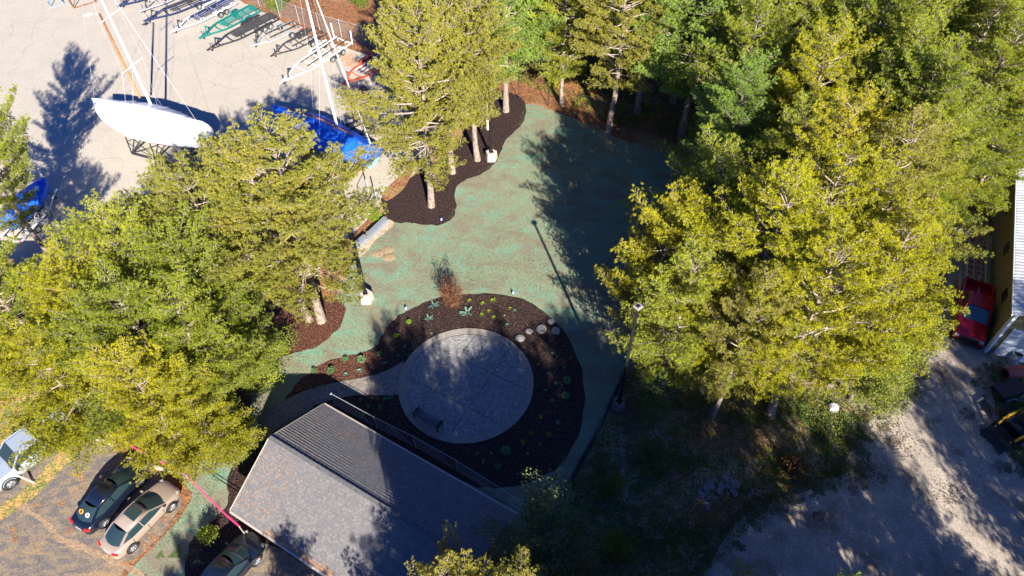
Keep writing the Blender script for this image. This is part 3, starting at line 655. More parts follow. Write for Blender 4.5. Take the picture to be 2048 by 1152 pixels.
tp('W3', 1165, 60, 5, 11, 'small yellow pine in the sunny gap beyond the back fence', group=g4, wide=.7)
tp('G1', 1240, 95, 6, 13, 'short green pine left of the bare branched red pine', group=g4, wide=.75)
tp('R3', 1255, 20, 9, 17, 'olive red pine at the top edge above the long bare branches', group=g4)
tp('W1', 1130, 95, 6, 15, 'full green pine filling the gap beyond the back fence', group=g4, wide=.85)
tp('R2', 1240, 60, 10, 17, 'olive pine crown behind the long bare branches', group=g4)
# right mass
R_ = [('G1', 1470, 290, 9, 15, 'fresh green pine tip at the upper left corner of the right hand woods'),
 ('R3', 1625, 190, 11, 16, 'slim orange yellow red pine with grey twigs in the upper right woods'),
 ('W4', 1730, 130, 11, 16, 'yellow green white pine right of the slim orange yellow one'),
 ('W4', 1850, 90, 10, 15, 'yellow green white pine upper right, second from the corner'),
 ('W1', 1700, 10, 10, 16, 'bluish green pine at the top edge above the slim orange yellow one'),
 ('W3', 1870, -20, 8, 15, 'golden yellow tree at the top right edge'),
 ('W4', 2010, 40, 9, 15, 'pine filling the top right corner'),
 ('W1', 1960, 200, 10, 16, 'broad yellow green pine below the top right corner'),
 ('W4', 1800, 290, 10, 16, 'big pale green pine in the centre of the right hand woods'),
 ('W2', 2010, 285, 8, 11.5, 'pine reaching over the workshop roof at the right edge'),
 ('R3', 1660, 330, 11, 16, 'orange yellow red pine left of the big pale green one'),
 ('W1', 1550, 380, 9, 15, 'green pine between the fresh green tip and the orange yellow red pine'),
 ('W5', 1420, 440, 9, 14, 'bright green pine with the round crown nearest the tree shadow on the lawn'),
 ('W6', 1320, 530, 8, 13, 'yellow pine crown reaching furthest left over the shaded lawn'),
 ('W5', 1360, 640, 7.5, 12.5, 'green pine crown partly hiding the right hand light pole'),
 ('R3', 1500, 530, 11, 17, 'yellow red pine with a leaning pale trunk seen right of the light pole'),
 ('R3', 1610, 480, 11, 17, 'dense yellow red pine behind the leaning pale trunk'),
 ('R1', 1760, 430, 10, 16, 'olive red pine with bare grey branches left of the stacked racks'),
 ('R3', 1640, 640, 10, 16, 'yellow red pine at the middle of the lower right mass'),
 ('R3', 1760, 600, 9, 15, 'bright yellow red pine beside the red truck'),
 ('W2', 1815, 400, 8, 14, 'white pine whose bough ends hang over the grey racks'),
 ('W3', 1840, 440, 6, 10, 'small pine next to the pallet racks'),
 ('W5', 1560, 620, 8, 14, 'green white pine boughs between the light pole pines and yellow ones'),
 ('W4', 1850, 320, 9, 14, 'pale green pine between the big pale pine and the workshop roof'),
 ('W1', 1590, 90, 10, 16, 'yellow green pine filling the gap left of the slim orange yellow one'),
 ('W4', 1940, 110, 10, 16, 'tall yellow green pine just inside the top right corner'),
 ('W1', 1780, 200, 11, 16, 'feathery pine between the slim orange one and the corner pines'),
 ('W5', 1480, 170, 9, 15, 'loose pale green pine above the fresh green tip'),
 ('B1', 1745, 730, 4, 8, 'leafy green maple at the edge of the gravel below the bright yellow pine'),
 ('B1', 1700, 470, 7, 9, 'lime green maple pocket inside the right hand woods')]
for k, x, y, z, h, lab in R_: tp(k, x, y, z, h, lab, group=g3)
tree('R2', 12.6, 23.3, 13.5, 'shaded red pine standing where the weedy ground meets the lower woods', group=g3, wide=.75)
# dead snag
mb = MB(); p = P(977, 258); q = Vector((p.x, p.y, 0)); 
snag = tag(empty('dead_tree', q), 'bare grey dead trunk with short stubs beside the black light pole', 'tree')
mb.tube([(0, 0, -.1), (.02, 0, 3), (.1, .05, 6.5), (.15, 0, 8.2)], [.2, .16, .13, .09], 9); mb.build('trunk', M_['deadwood'], snag, smooth=True)
for z, a, l in ((5.2, .2, 1.6), (6.4, .1, 2.0), (7.2, 2.8, .9), (4.6, 2.6, .5)):
    mb = MB(); mb.tube([(.08, 0, z), (math.cos(a)*l*.6, math.sin(a)*l*.6, z+.05), (math.cos(a)*l, math.sin(a)*l, z-.1)], [.05, .035, .02], 6); mb.build('branch', M_['deadwood'], snag)
# trees at and below the lower edge
tp('B2', 1090, 1125, 3, 7.0, 'dark bushy maple with a sunlit tip at the right end of the house roof', group='trees along the lower edge')
tree('R1', -2.7, 8.6, 13.5, 'pine whose lit tips poke up at the bottom edge over the shaded house roof', group='trees along the lower edge', wide=.75)
tree('W2', 12.0, 6.4, 14.5, 'green pine whose top shows at the bottom edge left of the gravel', group='trees along the lower edge', wide=.8)
tree('R2', -.4, 8.5, 13.2, 'second pine whose lit tips show at the bottom edge left of the dark maple', group='trees along the lower edge', wide=.7)
OFF = [(3.0, 2.5, 15), (7.5, 4.0, 15), (7, -4, 19), (12, -1, 19), (16, 2.5, 17), (19, -5, 19), (13, -9, 20), (1.5, -4, 19), (22, 0, 18), (28, -6, 17), (34, 0, 15), (27, 4, 11),
       (-1.3, 3.2, 14.5), (11, 5.5, 13), (.5, -10, 18), (38, 4, 16), (39.5, 6.5, 17), (5.5, 6, 12), (-8.3, 1, 10.8), (-12.8, -2.5, 11.5)]
NW = 'one two three four five six seven eight nine ten eleven twelve thirteen fourteen fifteen sixteen seventeen eighteen nineteen twenty twentyone'.split()
for i, (x, y, h) in enumerate(OFF):
    tree(('W1', 'R1', 'W2', 'G1')[i % 4], x, y, h, 'tall shade pine below the lower frame edge, number %s from the house' % NW[i], group='shade trees below the frame')
# ------------------------------------------------------------------ vehicles
def wheel(root, c, r=.33, w=.22, out=1, spokes=5, rimmat='chrome'):
    """c hub centre in the vehicle's axes, out = +1/-1 which side faces outwards (y)"""
    mb = MB(); c = Vector(c); k = 20; prof = [(r*.62, -w/2), (r*.92, -w/2), (r, -w*.32), (r, w*.32), (r*.92, w/2), (r*.62, w/2)]
    rows = [[c+Vector((math.cos(2*math.pi*j/k)*q, z*out, math.sin(2*math.pi*j/k)*q)) for j in range(k+1)] for q, z in prof]
    mb.grid(rows, flip=out < 0); mb.cyl(c-Vector((0, w*.4*out, 0)), c+Vector((0, w*.10*out, 0)), r*.62, 20)
    t = mb.build('wheel', M_['rubber'], root, smooth=False)
    mb = MB(); R = r*.63
    mb.torus(c+Vector((0, w*.42*out, 0)), (0, 1, 0), R, .018, 20, 6)
    for s in range(spokes):
        a = 2*math.pi*s/spokes+.3; u = Vector((math.cos(a), 0, math.sin(a)))
        mb.bar(c+u*.02+Vector((0, w*.30*out, 0)), c+u*R+Vector((0, w*.38*out, 0)), .10*r/.33, .03)
    mb.cyl(c+Vector((0, w*.15*out, 0)), c+Vector((0, w*.36*out, 0)), r*.2, 10)
    mb.build('rim', M_[rimmat], t)
    return t
def car(name, label, cat, loc, ang, paint, L=4.7, W=1.8, H=1.42, wb=2.75, roof=True, sunroof=False, hatch=False, wheels=True, rear_x=None):
    """sedan: +X is the nose, origin on the ground below the middle"""
    root = tag(empty(name, loc, ang), label, cat); hw = W/2
    # lower body stations: x, half width, top height, bottom
    S_ = [(-.5, .70, .62, .42), (-.488, .80, .80, .30), (-.455, .90, .93, .24), (-.40, .955, .985, .2), (-.30, .985, .99, .19), (-.18, 1.0, .955, .18), (0, 1.0, .93, .18), (.12, 1.0, .93, .18),
          (.22, .995, .95, .18), (.30, .985, .93, .19), (.38, .965, .87, .2), (.44, .90, .79, .23), (.48, .76, .69, .28), (.5, .58, .58, .38)]
    rows = []
    for fx, fw, zt, zb in S_:
        y = hw*fw; x = fx*L; zt *= H/1.42
        half = [(y*.90, zb), (y*.985, zb+.08), (y, zb+(zt-zb)*.45), (y*.975, zb+(zt-zb)*.72), (y*.93, zt-.06), (y*.82, zt-.012), (y*.45, zt+.012), (0, zt+.02)]
        rows.append([Vector((x, -a, z)) for a, z in half] + [Vector((x, a, z)) for a, z in reversed(half[:-1])])
    mb = MB(); mb.grid(rows, flip=True); mb.face(rows[0]); mb.face(rows[-1][::-1])
    mb.build('body', paint, root, smooth=True, sub=1)
    # greenhouse: (x, half width, z)
    zb_ = .93*H/1.42
    if hatch: wsb, wst, rft, rbb = .27, .10, -.24, -.44
    else: wsb, wst, rft, rbb = .27, .09, -.22, -.385
    gx = [(rbb, .70, zb_+.03, 0), (rft, .62, H-.03, 1), (-.06, .66, H, 1), (wst, .62, H-.04, 1), (wsb, .76, zb_+.01, 0)]
    bx = [(rbb, .72), (rft, .88), (-.06, .90), (wst, .90), (wsb, .82)]
    def cross(i, inset=0.0):
        fx, fw, z, tp_ = gx[i]; return fx*L, hw*fw, z
    glass = MB(); rp = MB(); pil = MB()
    # roof panel, curved
    rws = []
    for i in (1, 2, 3):
        x, y, z = cross(i); rws.append([Vector((x, -y, z-.05)), Vector((x, -y*.85, z)), Vector((x, -y*.4, z+.02)), Vector((x, y*.4, z+.02)), Vector((x, y*.85, z)), Vector((x, y, z-.05))])
    rp.grid(rws, flip=True)
    rp.build('roof', paint, root, smooth=True, solid=-.02)
    def pt(i, s): x, y, z = cross(i); return Vector((x, s*y, z-.05 if gx[i][3] else z))
    def bp_(i, s): return Vector((bx[i][0]*L, s*hw*bx[i][1], zb_))
    # windscreen and rear window with bowed middle
    for i0, i1, nm in ((4, 3, 'windscreen'), (0, 1, 'rear_window')):
        g = MB(); rows_ = []
        for k in range(4):
            t = k/3; rr = []
            for j in range(7):
                s = -1+2*j/6; a = pt(i0, 1); b_ = pt(i1, 1); y = (a.y*(1-t)+b_.y*t)*.96*s; x = a.x*(1-t)+b_.x*t; z = a.z*(1-t)+(b_.z+.04)*t+.03*math.sin(math.pi*t)
                x += (1 if i0 == 4 else -1)*.16*(1-s*s); rr.append(Vector((x, y, z+.02*(1-s*s))))
            rows_.append(rr)
        g.grid(rows_, flip=(i0 == 0)); g.build(nm, M_['glass'], root, smooth=True)
    for s in (-1, 1):
        g = MB(); loop = [bp_(0, s), bp_(2, s), bp_(4, s), pt(3, s), pt(2, s), pt(1, s)]
        lo = [bp_(0, s)*.75+bp_(1, s)*.25, bp_(1, s), bp_(2, s), bp_(3, s), bp_(4, s)*.85+bp_(3, s)*.15]; up_ = [pt(1, s)*.8+pt(0, s)*.2, pt(1, s), pt(2, s), pt(3, s), pt(3, s)*.8+pt(4, s)*.2]
        g.grid([lo, up_], flip=s < 0); g.build('side_window', M_['glass'], root)
        pl = MB(); o_ = Vector((0, s*.012, .0))
        pl.bar(pt(3, s)+o_, bp_(4, s)+o_, .07, .05); pl.bar(pt(1, s)+o_, bp_(0, s)+o_, .12, .06); pl.bar(pt(1, s)+o_, pt(2, s)+o_, .06, .06); pl.bar(pt(2, s)+o_, pt(3, s)+o_, .06, .06); pl.bar(pt(2, s)+o_, bp_(2, s)+o_, .05, .03)
        pl.build('pillar', paint, root)
        m_ = MB(); mm = Vector((wsb*L-.22, s*(hw*.90+.12), zb_+.06)); m_.box(mm, (.12, .20, .12)); m_.build('wing_mirror', paint, root, bevel=.03)
        l_ = MB(); l_.box((-L*.468, s*hw*.70, .80*H/1.42), (.16, .36, .13), rz=-s*.35); l_.build('tail_light', M_['red_light'], root, bevel=.03)
        l_ = MB(); l_.box((L*.452, s*hw*.72, .70*H/1.42), (.20, .24, .08), rz=-s*.6*1); l_.build('headlight', M_['lamp'], root, bevel=.03)
        d = MB(); d.bar((-.02*L, s*hw*1.003, .30), (-.02*L, s*hw*1.003, zb_-.03), .012, .012); d.bar((.20*L, s*hw*1.003, .30), (.20*L, s*hw*.99, zb_-.03), .012, .012); d.bar((-.235*L, s*hw, .45), (-.235*L, s*hw*.98, zb_-.03), .012, .012)
        d.bar((-.3*L, s*hw*1.004, .42), (.3*L, s*hw*1.004, .42), .02, .03)
        d.build('door_line', M_['trim'], root)
        for fx in (-wb/2-.02, wb/2): a_ = MB(); a_.torus((fx, s*hw*.985, .34), (0, 1, 0), .365, .03, 24, 6); a_.build('wheel_arch', M_['trim'], root)
    for fx in (-wb/2-.02, wb/2):
        for s in (-1, 1): wheel(root, (fx, s*(hw-.09), .33), .33, .22, s)
    p_ = MB(); p_.box((-L*.497, 0, .62), (.03, .42, .16)); p_.build('number_plate', M_['plate'], root)
    if sunroof:
        x = (wst+rft)/2*L+.18; g = MB(); g.box((x, 0, H+.045), (.62, .86, .03)); g.build('sunroof', M_['glass'], root, bevel=.01)
    return root
def place(a, b):
    """centre and heading of a line from tail a to nose b"""
    c = (a+b)/2; d = b-a; return (c.x, c.y, 0), math.atan2(d.y, d.x)
# gold car: right side wheels measured on the ground
wr, wf_ = P(270, 1098), P(346, 1018); d = (wf_-wr).normalized(); lf = Vector((-d.y, d.x, 0)); c = (wr+wf_)/2+lf*.81
car('sedan', 'champagne gold sedan with a dark sunroof parked next to the black sedan', 'car', (c.x, c.y, .012), math.atan2(d.y, d.x), M_['gold_paint'], sunroof=True, L=4.75, wb=2.8)
wr, wf_ = P(213, 1050), P(286, 968); d = (wf_-wr).normalized(); lf = Vector((-d.y, d.x, 0)); c = (wr+wf_)/2+lf*.81
bc = car('sedan', 'black sedan with two round stickers in its rear window', 'car', (c.x, c.y, .012), math.atan2(d.y, d.x), M_['black_paint'], L=4.75, wb=2.8)
# stickers on the rear window
for y, nm, r0, m1, m2 in ((.24, 'orange ring', .16, 'amber', 'trim'), (-.26, 'white ring', .15, 'plate', 'maroon')):
    mb = MB(); cc = Vector((-4.75*.335, y, 1.19)); nrm = Vector((-.52, 0, .85)).normalized()
    mb.torus(cc+nrm*.05, nrm, r0*.72, .045, 16, 4, 0); mb.torus(cc+nrm*.052, nrm, r0*.3, .03, 12, 4, 1)
    mb.build('window_sticker', [mat(nm, (.75, .25, .03) if m1 == 'amber' else (.6, .55, .65), rough=.6), mat(nm+' centre', (.03, .02, .02) if m2 == 'trim' else (.35, .08, .15))], bc)
p = P(478, 1128); car('sedan', 'dark car tucked in the shade under the lower eave of the house', 'car', (p.x-.4, p.y-.6, .022), math.atan2(d.y, d.x)-.12, M_['black_paint'])
# silver pickup
wfr = P(27, 972); d = (P(27, 972)-P(122, 898)).normalized(); 
def pickup(name, label, loc, ang, paint, bed_len=1.8, crew=True, W=1.95, racks=False, grille='trim', H=1.85):
    root = tag(empty(name, loc, ang), label, 'pickup truck'); hw = W/2; L = 5.6
    S_ = [(2.80, .88, .95, .50), (2.72, .95, 1.05, .42), (2.4, 1.0, 1.12, .38), (1.3, 1.0, 1.17, .38), (1.2, 1.0, 1.17, .38)]
    def shell(st, nm):
        rows = []
        for x, fw, zt, zb in st:
            y = hw*fw; half = [(y*.95, zb), (y, zb+.12), (y, (zb+zt)/2), (y*.97, zt-.10), (y*.90, zt-.02), (y*.5, zt), (0, zt+.02)]
            rows.append([Vector((x, -a, z)) for a, z in half]+[Vector((x, a, z)) for a, z in reversed(half[:-1])])
        mb = MB(); mb.grid(rows); mb.face(rows[0][::-1]); mb.face(rows[-1]); return mb.build(nm, paint, root, smooth=False, bevel=.03)
    shell(S_, 'hood'); shell([(1.2, 1.0, 1.17, .38), (-.85, 1.0, 1.17, .38)], 'cab')
    # bed with open top
    mb = MB(); x0, x1 = -.87, -2.75
    for s in (-1, 1): mb.box(((x0+x1)/2, s*(hw-.06), .78), (x0-x1, .10, .78))
    mb.box((x1, 0, .78), (.08, W-.04, .78)); mb.box((x0-.03, 0, .78), (.06, W-.2, .78)); mb.box(((x0+x1)/2, 0, .62), (x0-x1, W-.2, .06)); mb.build('bed', paint, root, bevel=.02)
    mb = MB(); zr = H; r = [Vector((.62, -.72*hw, zr-.04)), Vector((-.72, -.74*hw, zr-.04))]
    mb.grid([[Vector((x, y*hw, zr-(.05 if abs(y) > .7 else 0))) for y in (-.78, -.6, 0, .6, .78)] for x in (.55, -.1, -.72)], flip=False); mb.build('roof', paint, root, solid=.02)
    g = MB(); g.grid([[Vector((1.25, y*hw, 1.17)) for y in (-.88, 0, .88)], [Vector((.57, y*hw, zr-.06)) for y in (-.76, 0, .76)]]); g.build('windscreen', M_['glass'], root)
    g = MB(); g.grid([[Vector((-.84, y*hw, 1.17)) for y in (-.86, .86)], [Vector((-.74, y*hw, zr-.06)) for y in (-.76, .76)]]); g.build('rear_window', M_['glass'], root)
    for s in (-1, 1):
        g = MB(); g.face([(1.12, s*hw*.95, 1.17), (-.8, s*hw*.95, 1.17), (-.72, s*hw*.79, zr-.07), (.55, s*hw*.79, zr-.07)]); g.build('side_window', M_['glass'], root)
        pl = MB(); pl.bar((1.25, s*hw*.93, 1.16), (.55, s*hw*.79, zr-.05), .08, .06); pl.bar((-.84, s*hw*.95, 1.16), (-.72, s*hw*.79, zr-.05), .12, .06); pl.bar((.15, s*hw*.96, 1.16), (.13, s*hw*.80, zr-.05), .08, .04); pl.bar((.57, s*hw*.79, zr-.045), (-.74, s*hw*.79, zr-.045), .05, .05); pl.build('pillar', paint, root)
        m_ = MB(); m_.box((1.05, s*(hw+.15), 1.25), (.12, .24, .2)); m_.build('wing_mirror', M_['trim'], root, bevel=.03)
        l_ = MB(); l_.box((2.76, s*hw*.80, .92), (.14, .28, .18)); l_.build('headlight', M_['lamp'], root, bevel=.02)
        l_ = MB(); l_.box((-2.77, s*hw*.92, .9), (.06, .14, .4)); l_.build('tail_light', M_['red_light'], root)
        for fx in (1.85, -1.75): a_ = MB(); a_.torus((fx, s*hw*.99, .42), (0, 1, 0), .45, .04, 22, 6); a_.build('wheel_arch', M_['trim'], root)
        for fx in (1.85, -1.75): wheel(root, (fx, s*(hw-.10), .39), .39, .26, s, 6)
    mb = MB(); mb.box((2.82, 0, .85), (.08, W*.62, .30)); mb.box((2.86, 0, .52), (.16, W*.98, .22)); mb.build('grille', M_[grille], root, bevel=.02)
    return root
rt = Vector((d.y, -d.x, 0))
# wheel on the truck's left side faces the camera (nose lower left): hub line given by wfr
lf = Vector((-d.y, d.x, 0)); c = wfr-lf*.88-d*1.85
pickup('pickup_truck', 'pale silver pickup at the lower left corner with its nose pointing out of frame', (c.x, c.y, .012), math.atan2(d.y, d.x), M_['silver_paint'])
a_, b_ = P(1950, 560), P(1925, 697); d = (b_-a_).normalized(); c = b_-d*2.95
pickup('pickup_truck', 'red pickup with a black front parked beside the tan workshop', (c.x, c.y, .012), math.atan2(d.y, d.x), M_['red_paint'], H=1.9)
# ------------------------------------------------------------------ boat trailers
def trailer(tongue, rear, W, col, axles, label, bunks=4, guides=False, guard=None, loc_z=.0, bunkm='carpet', wheelr=.33, tyres=True):
    a = P(*tongue); b_ = P(*rear, .6); b_.z = 0; d = b_-a; L = d.length; root = tag(empty('boat_trailer', (a.x, a.y, .004), math.atan2(d.y, d.x)), label, 'boat trailer', 'boat trailers parked along the fence')
    m = M_[col]; z = .52; hw = W/2; xa = L*.38
    mb = MB()
    for s in (-1, 1):
        pts = [Vector((.15, s*.04, z-.05)), Vector((xa*.5, s*hw*.42, z-.03)), Vector((xa*.85, s*hw*.86, z)), Vector((xa*1.12, s*hw, z)), Vector((L, s*hw, z))]
        for p, q in zip(pts, pts[1:]): mb.bar(p, q, .075, .11)
    n = max(3, int((L-xa)/1.1))
    for i in range(n+1):
        x = xa*.85+(L-xa*.85)*i/n; w_ = hw*(.86 if i == 0 else 1)
        mb.bar((x, -w_, z), (x+.0, -w_*.35, z-.14), .07, .08); mb.bar((x, -w_*.35, z-.14), (x, w_*.35, z-.14), .07, .08); mb.bar((x, w_*.35, z-.14), (x, w_, z), .07, .08)
    mb.bar((-.1, 0, z-.05), (.5, 0, z-.05), .10, .12); mb.bar((xa*.42, -hw*.35, z-.04), (xa*.42, hw*.35, z-.04), .07, .07)
    for i in range(bunks):
        y = (-1+2*(i+.5)/bunks)*hw*(.72 if bunks > 2 else 1.0)
        for x in (xa*1.15, (xa+L)/2, L-.4): mb.bar((x, y, z-.12), (x, y, z+.2), .06)
    mb.build('frame', m, root)
    for i in range(bunks):
        y = (-1+2*(i+.5)/bunks)*hw*(.72 if bunks > 2 else 1.0); k = MB(); k.bar((xa*.95, y, z+.22), (L-.05, y, z+.24), .10 if bunks < 5 else .06, .07)
        k.build('bunk', M_[bunkm], root)

    k = MB(); k.bar((xa*.30, 0, z), (xa*.38, 0, z+.75), .09); k.bar((xa*.38, -.12, z+.72), (xa*.38, .12, z+.72), .12, .1); k.bar((xa*.38, 0, z+.62), (xa*.46, 0, z+.62), .14, .1); k.build('winch_stand', M_['steel'] if col in ('white', 'galv', 'steel', 'navy') else m, root)
    k = MB(); k.bar((.55, .16, .12), (.55, .16, z+.38), .06); k.cyl((.55, .13, .10), (.55, .19, .10), .10, 10); k.bar((.55, .16, z+.38), (.55, .34, z+.38), .03); k.build('jack', M_['steel'], root)
    xc = L*.74
    for s in (-1, 1):
        f = MB()
        for i in range(axles):
            x = xc+(i-(axles-1)/2)*wheelr*2.25
            wheel(root, (x, s*(hw+.20), wheelr), wheelr, .2, s, 5, 'galv' if col != 'white' else 'chrome')
        x0, x1 = xc-axles*wheelr*1.15-.08, xc+axles*wheelr*1.15+.08
        f.bar((x0+.1, s*(hw+.19), z+.22), (x1-.1, s*(hw+.19), z+.22), .24, .03); f.bar((x0-.05, s*(hw+.19), z-.02), (x0+.1, s*(hw+.19), z+.22), .03, .24) if False else None
        f.face([(x0+.1, s*(hw+.07), z+.22), (x0+.1, s*(hw+.31), z+.22), (x0-.08, s*(hw+.31), z-.02), (x0-.08, s*(hw+.07), z-.02)]); f.face([(x1-.1, s*(hw+.07), z+.22), (x1-.1, s*(hw+.31), z+.22), (x1+.08, s*(hw+.31), z-.02), (x1+.08, s*(hw+.07), z-.02)])
        f.build('fender', m, root)
        l_ = MB(); l_.box((L+.03, s*(hw-.05), z), (.05, .18, .10)); l_.build('tail_light', M_['red_light'], root)
        if guides: g = MB(); g.bar((L-.15, s*(hw+.22), z), (L-.15, s*(hw+.30), z+1.5), .10, .10); g.build('guide_post', M_['white'], root)
    if col == 'steel':
        k = MB()
        for x in (.35, .9, 1.5): k.box((x, -.12-.10*x, z+.045), (.12, .08, .03))
        k.build('marker', M_['amber'], root)
    return root
trailer((563, 174), (688, 78), 2.1, 'white', 3, 'white triple axle boat trailer with upright guide posts, in front of the tall mast', 2, True)
trailer((688, 176), (772, 112), 2.0, 'orange', 2, 'orange red boat trailer nearest the pines', 3, bunkm='white')
trailer((545, 120), (642, 60), 1.9, 'steel', 2, 'short black boat trailer with amber marks left of the white triple axle one', 2)
trailer((505, 100), (594, 47), 1.8, 'galv', 1, 'low pale galvanised boat trailer with black bunks between two black ones', 2)
trailer((418, 108), (548, 30), 1.9, 'steel', 3, 'long black triple axle trailer with many dark bunks', 6)
trailer((402, 84), (510, 14), 1.9, 'green', 1, 'teal green boat trailer', 5, bunkm='green')
trailer((346, 72), (462, 0), 1.9, 'white', 2, 'white boat trailer with navy bunks left of the teal green one', 4, bunkm='navy')
trailer((292, 50), (420, -12), 1.9, 'navy', 1, 'navy and black boat trailer with a spare wheel on its tongue', 3)
trailer((283, 31), (390, -35), 1.8, 'galv', 1, 'narrow grey boat trailer behind the navy one', 2)
trailer((240, 20), (330, -30), 1.8, 'navy', 1, 'blue grey boat trailer at the top edge right of the white mast', 2)
trailer((118, 388), (20, 478), 1.9, 'white', 1, 'white trailer tongue poking out beside the blue tarped powerboat', 2)
# ------------------------------------------------------------------ sailboats
def zat(bx, by, ypx):
    lo, hi = 0.0, 30.0
    for _ in range(40):
        z = (lo+hi)/2; v = Vector((bx, by, z))-Vector((0, 0, CH)); y = 576-FPX*v.dot(UP)/v.dot(FW)
        if y > ypx: lo = z
        else: hi = z
    return z
def hull_boat(name, label, B, E_, hw, cover, rz_, gz, skirt, hullm, cradle, keel=True, seed=1, ridge_bow=.5, transom=.62):
    d = E_-B; d.z = 0; L = d.length; root = tag(empty(name, (B.x, B.y, 0), math.atan2(d.y, d.x)), label, 'boat'); rg = random.Random(seed)
    def wdt(t): return hw*(min(1, (t/.42))**.52 if t < .42 else 1-(1-transom)*((t-.42)/.58)**1.8)
    n = 22; rows = []
    for i in range(n+1):
        t = i/n; x = L*t; w_ = max(.04, wdt(t)); zr = rz_-(rz_-gz)*(.35*(1-t)**3)+.06*math.sin(t*19); zg = gz+.30*(1-t)**2
        sc = .10*abs(math.sin(t*math.pi*6)); wr_ = [rg.uniform(-.03, .03) for _ in range(9)]
        rows.append([Vector((x, -w_*.93, zg-skirt-sc)), Vector((x, -w_*1.02, zg-.3)), Vector((x, -w_, zg+wr_[0])), Vector((x, -w_*.6, zg+(zr-zg)*.42+wr_[1])), Vector((x, -w_*.25, zg+(zr-zg)*.78+wr_[2])), Vector((x, 0, zr)),
                     Vector((x, w_*.25, zg+(zr-zg)*.78+wr_[3])), Vector((x, w_*.6, zg+(zr-zg)*.42+wr_[4])), Vector((x, w_, zg+wr_[5])), Vector((x, w_*1.02, zg-.3)), Vector((x, w_*.93, zg-skirt-sc))])
    mb = MB(); mb.grid(rows, flip=True); mb.face(rows[-1]); mb.build('cover', cover, root, smooth=True, sub=1)
    sm = MB()
    for i in (3, 6, 9, 12, 15, 18, 20): sm.tube([v+Vector((0, 0, .03)) for v in rows[i][2:9]], .02, 4)
    sm.build('strap', mat('seam', (.45, .47, .52) if seed == 3 else (.01, .06, .4)), root)
    rows = []
    for i in range(n+1):
        t = i/n; x = L*(.02+.96*t); w_ = max(.02, wdt(t)*.95); zg = gz+.28*(1-t)**2-.12; zk = .95+.5*abs(t-.5)**1.6*2
        rows.append([Vector((x, -w_, zg)), Vector((x, -w_*.92, (zg+zk)/2+.15)), Vector((x, -w_*.55, zk+.12)), Vector((x, 0, zk)), Vector((x, w_*.55, zk+.12)), Vector((x, w_*.92, (zg+zk)/2+.15)), Vector((x, w_, zg))])
    mb = MB(); mb.grid(rows); mb.face(rows[-1][::-1]); mb.build('hull', hullm, root, smooth=True)
    if keel:
        mb = MB(); mb.box((L*.5, 0, .72), (L*.26, .18, .9)); mb.build('keel', hullm, root, bevel=.05)
    # cradle
    k = MB(); xs = (L*.36, L*.58, L*.82); hw2 = hw*.95
    for s in (-1, 1):
        k.bar((xs[0], s*hw2, .12), (xs[2], s*hw2, .12), .10, .14)
        for x in xs: k.bar((x, s*hw2, .12), (x, s*hw*.86, 1.75), .08)
        for x, x2 in ((xs[0], xs[1]), (xs[1], xs[0]), (xs[1], xs[2]), (xs[2], xs[1])): k.bar((x, s*hw2, .15), (x2, s*hw*.9, 1.25), .05)
    for x in xs:
        k.bar((x, -hw2, .12), (x, hw2, .12), .10, .14); k.bar((x, -hw2, .12), (x, hw2*.9, 1.3), .05); k.bar((x, hw2, .12), (x, -hw2*.9, 1.3), .05)
    k.build('cradle', cradle, root)
    return root, L
def rig(root, base_px, bz, top_z, spread, m, L, gz, hw, r=.09, lean=0.0, fore=True):
    bp = P(*base_px, bz); inv = root.matrix_world if False else None
    ang = root.rotation_euler.z; o = Vector(root.location)
    def loc(v): v = Vector(v)-Vector((o.x, o.y, 0)); c, s = math.cos(-ang), math.sin(-ang); return Vector((v.x*c-v.y*s, v.x*s+v.y*c, v.z))
    b_ = loc(bp); mb = MB(); top = Vector((b_.x, b_.y, top_z))
    mb.tube([b_-Vector((0, 0, .5)), (b_+top)/2, top], [r, r*.95, r*.7], 10); mast = mb.build('mast', m, root, smooth=True)
    for z, l in spread:
        mb = MB(); mb.tube([(b_.x, b_.y-l, z), (b_.x, b_.y, z+.03), (b_.x, b_.y+l, z)], [.028, .04, .028], 6); mb.build('spreader', m, mast)
    wr_ = MB(); gm = M_['galv']
    ends = [(Vector((.1, 0, gz+.35)), top, .008), (Vector((L-.1, 0, gz+.25)), top, .008)]
    for s in (-1, 1):
        y = s*hw*.93; pr = Vector((b_.x, y, gz+.15)); lastp = pr
        for z, l in spread: q = Vector((b_.x, b_.y+s*l, z)); ends.append((lastp, q, .008)); lastp = q
        ends.append((lastp, top, .008)); ends.append((Vector((b_.x+.5, y, gz+.15)), Vector((b_.x, b_.y, spread[0][0] if spread else top_z*.6)), .008))
    for a, c, rr in ends: wr_.tube([a, c], rr*1.3, 4, cap=False)
    wr_.build('stays', M_['galv'], root)
    return mast, b_, top, loc
root, L1 = hull_boat('sailboat', 'sailboat in white shrink wrap standing on a black steel cradle', P(190, 210, 2.9), P(412, 270, 2.6), 2.05, M_['wrap'], 4.15, 2.75, .8, mat('blue white hull', (.5, .55, .65), rough=.4), M_['steel'], seed=3, transom=.45)
mx_, my_ = P(300, 205, 3.5)[:2]
mast, b_, top, loc = rig(root, (300, 205), 3.5, 17.5, [(zat(mx_, my_, 131), 1.25), (zat(mx_, my_, 33), 1.1)], M_['white'], L1, 2.75, 2.05, r=.11)
mb = MB(); wb_ = loc(P(274, 184, 3.0)); wz = zat(*P(274, 184, 3.0)[:2], 27); wt_ = Vector((wb_.x, wb_.y, wz)); mb.tube([wb_-Vector((0, 0, .6)), (wb_+wt_)/2, wt_], [.10, .11, .08], 8)
wm = mb.build('wooden_mast', M_['wood'], root, smooth=True)
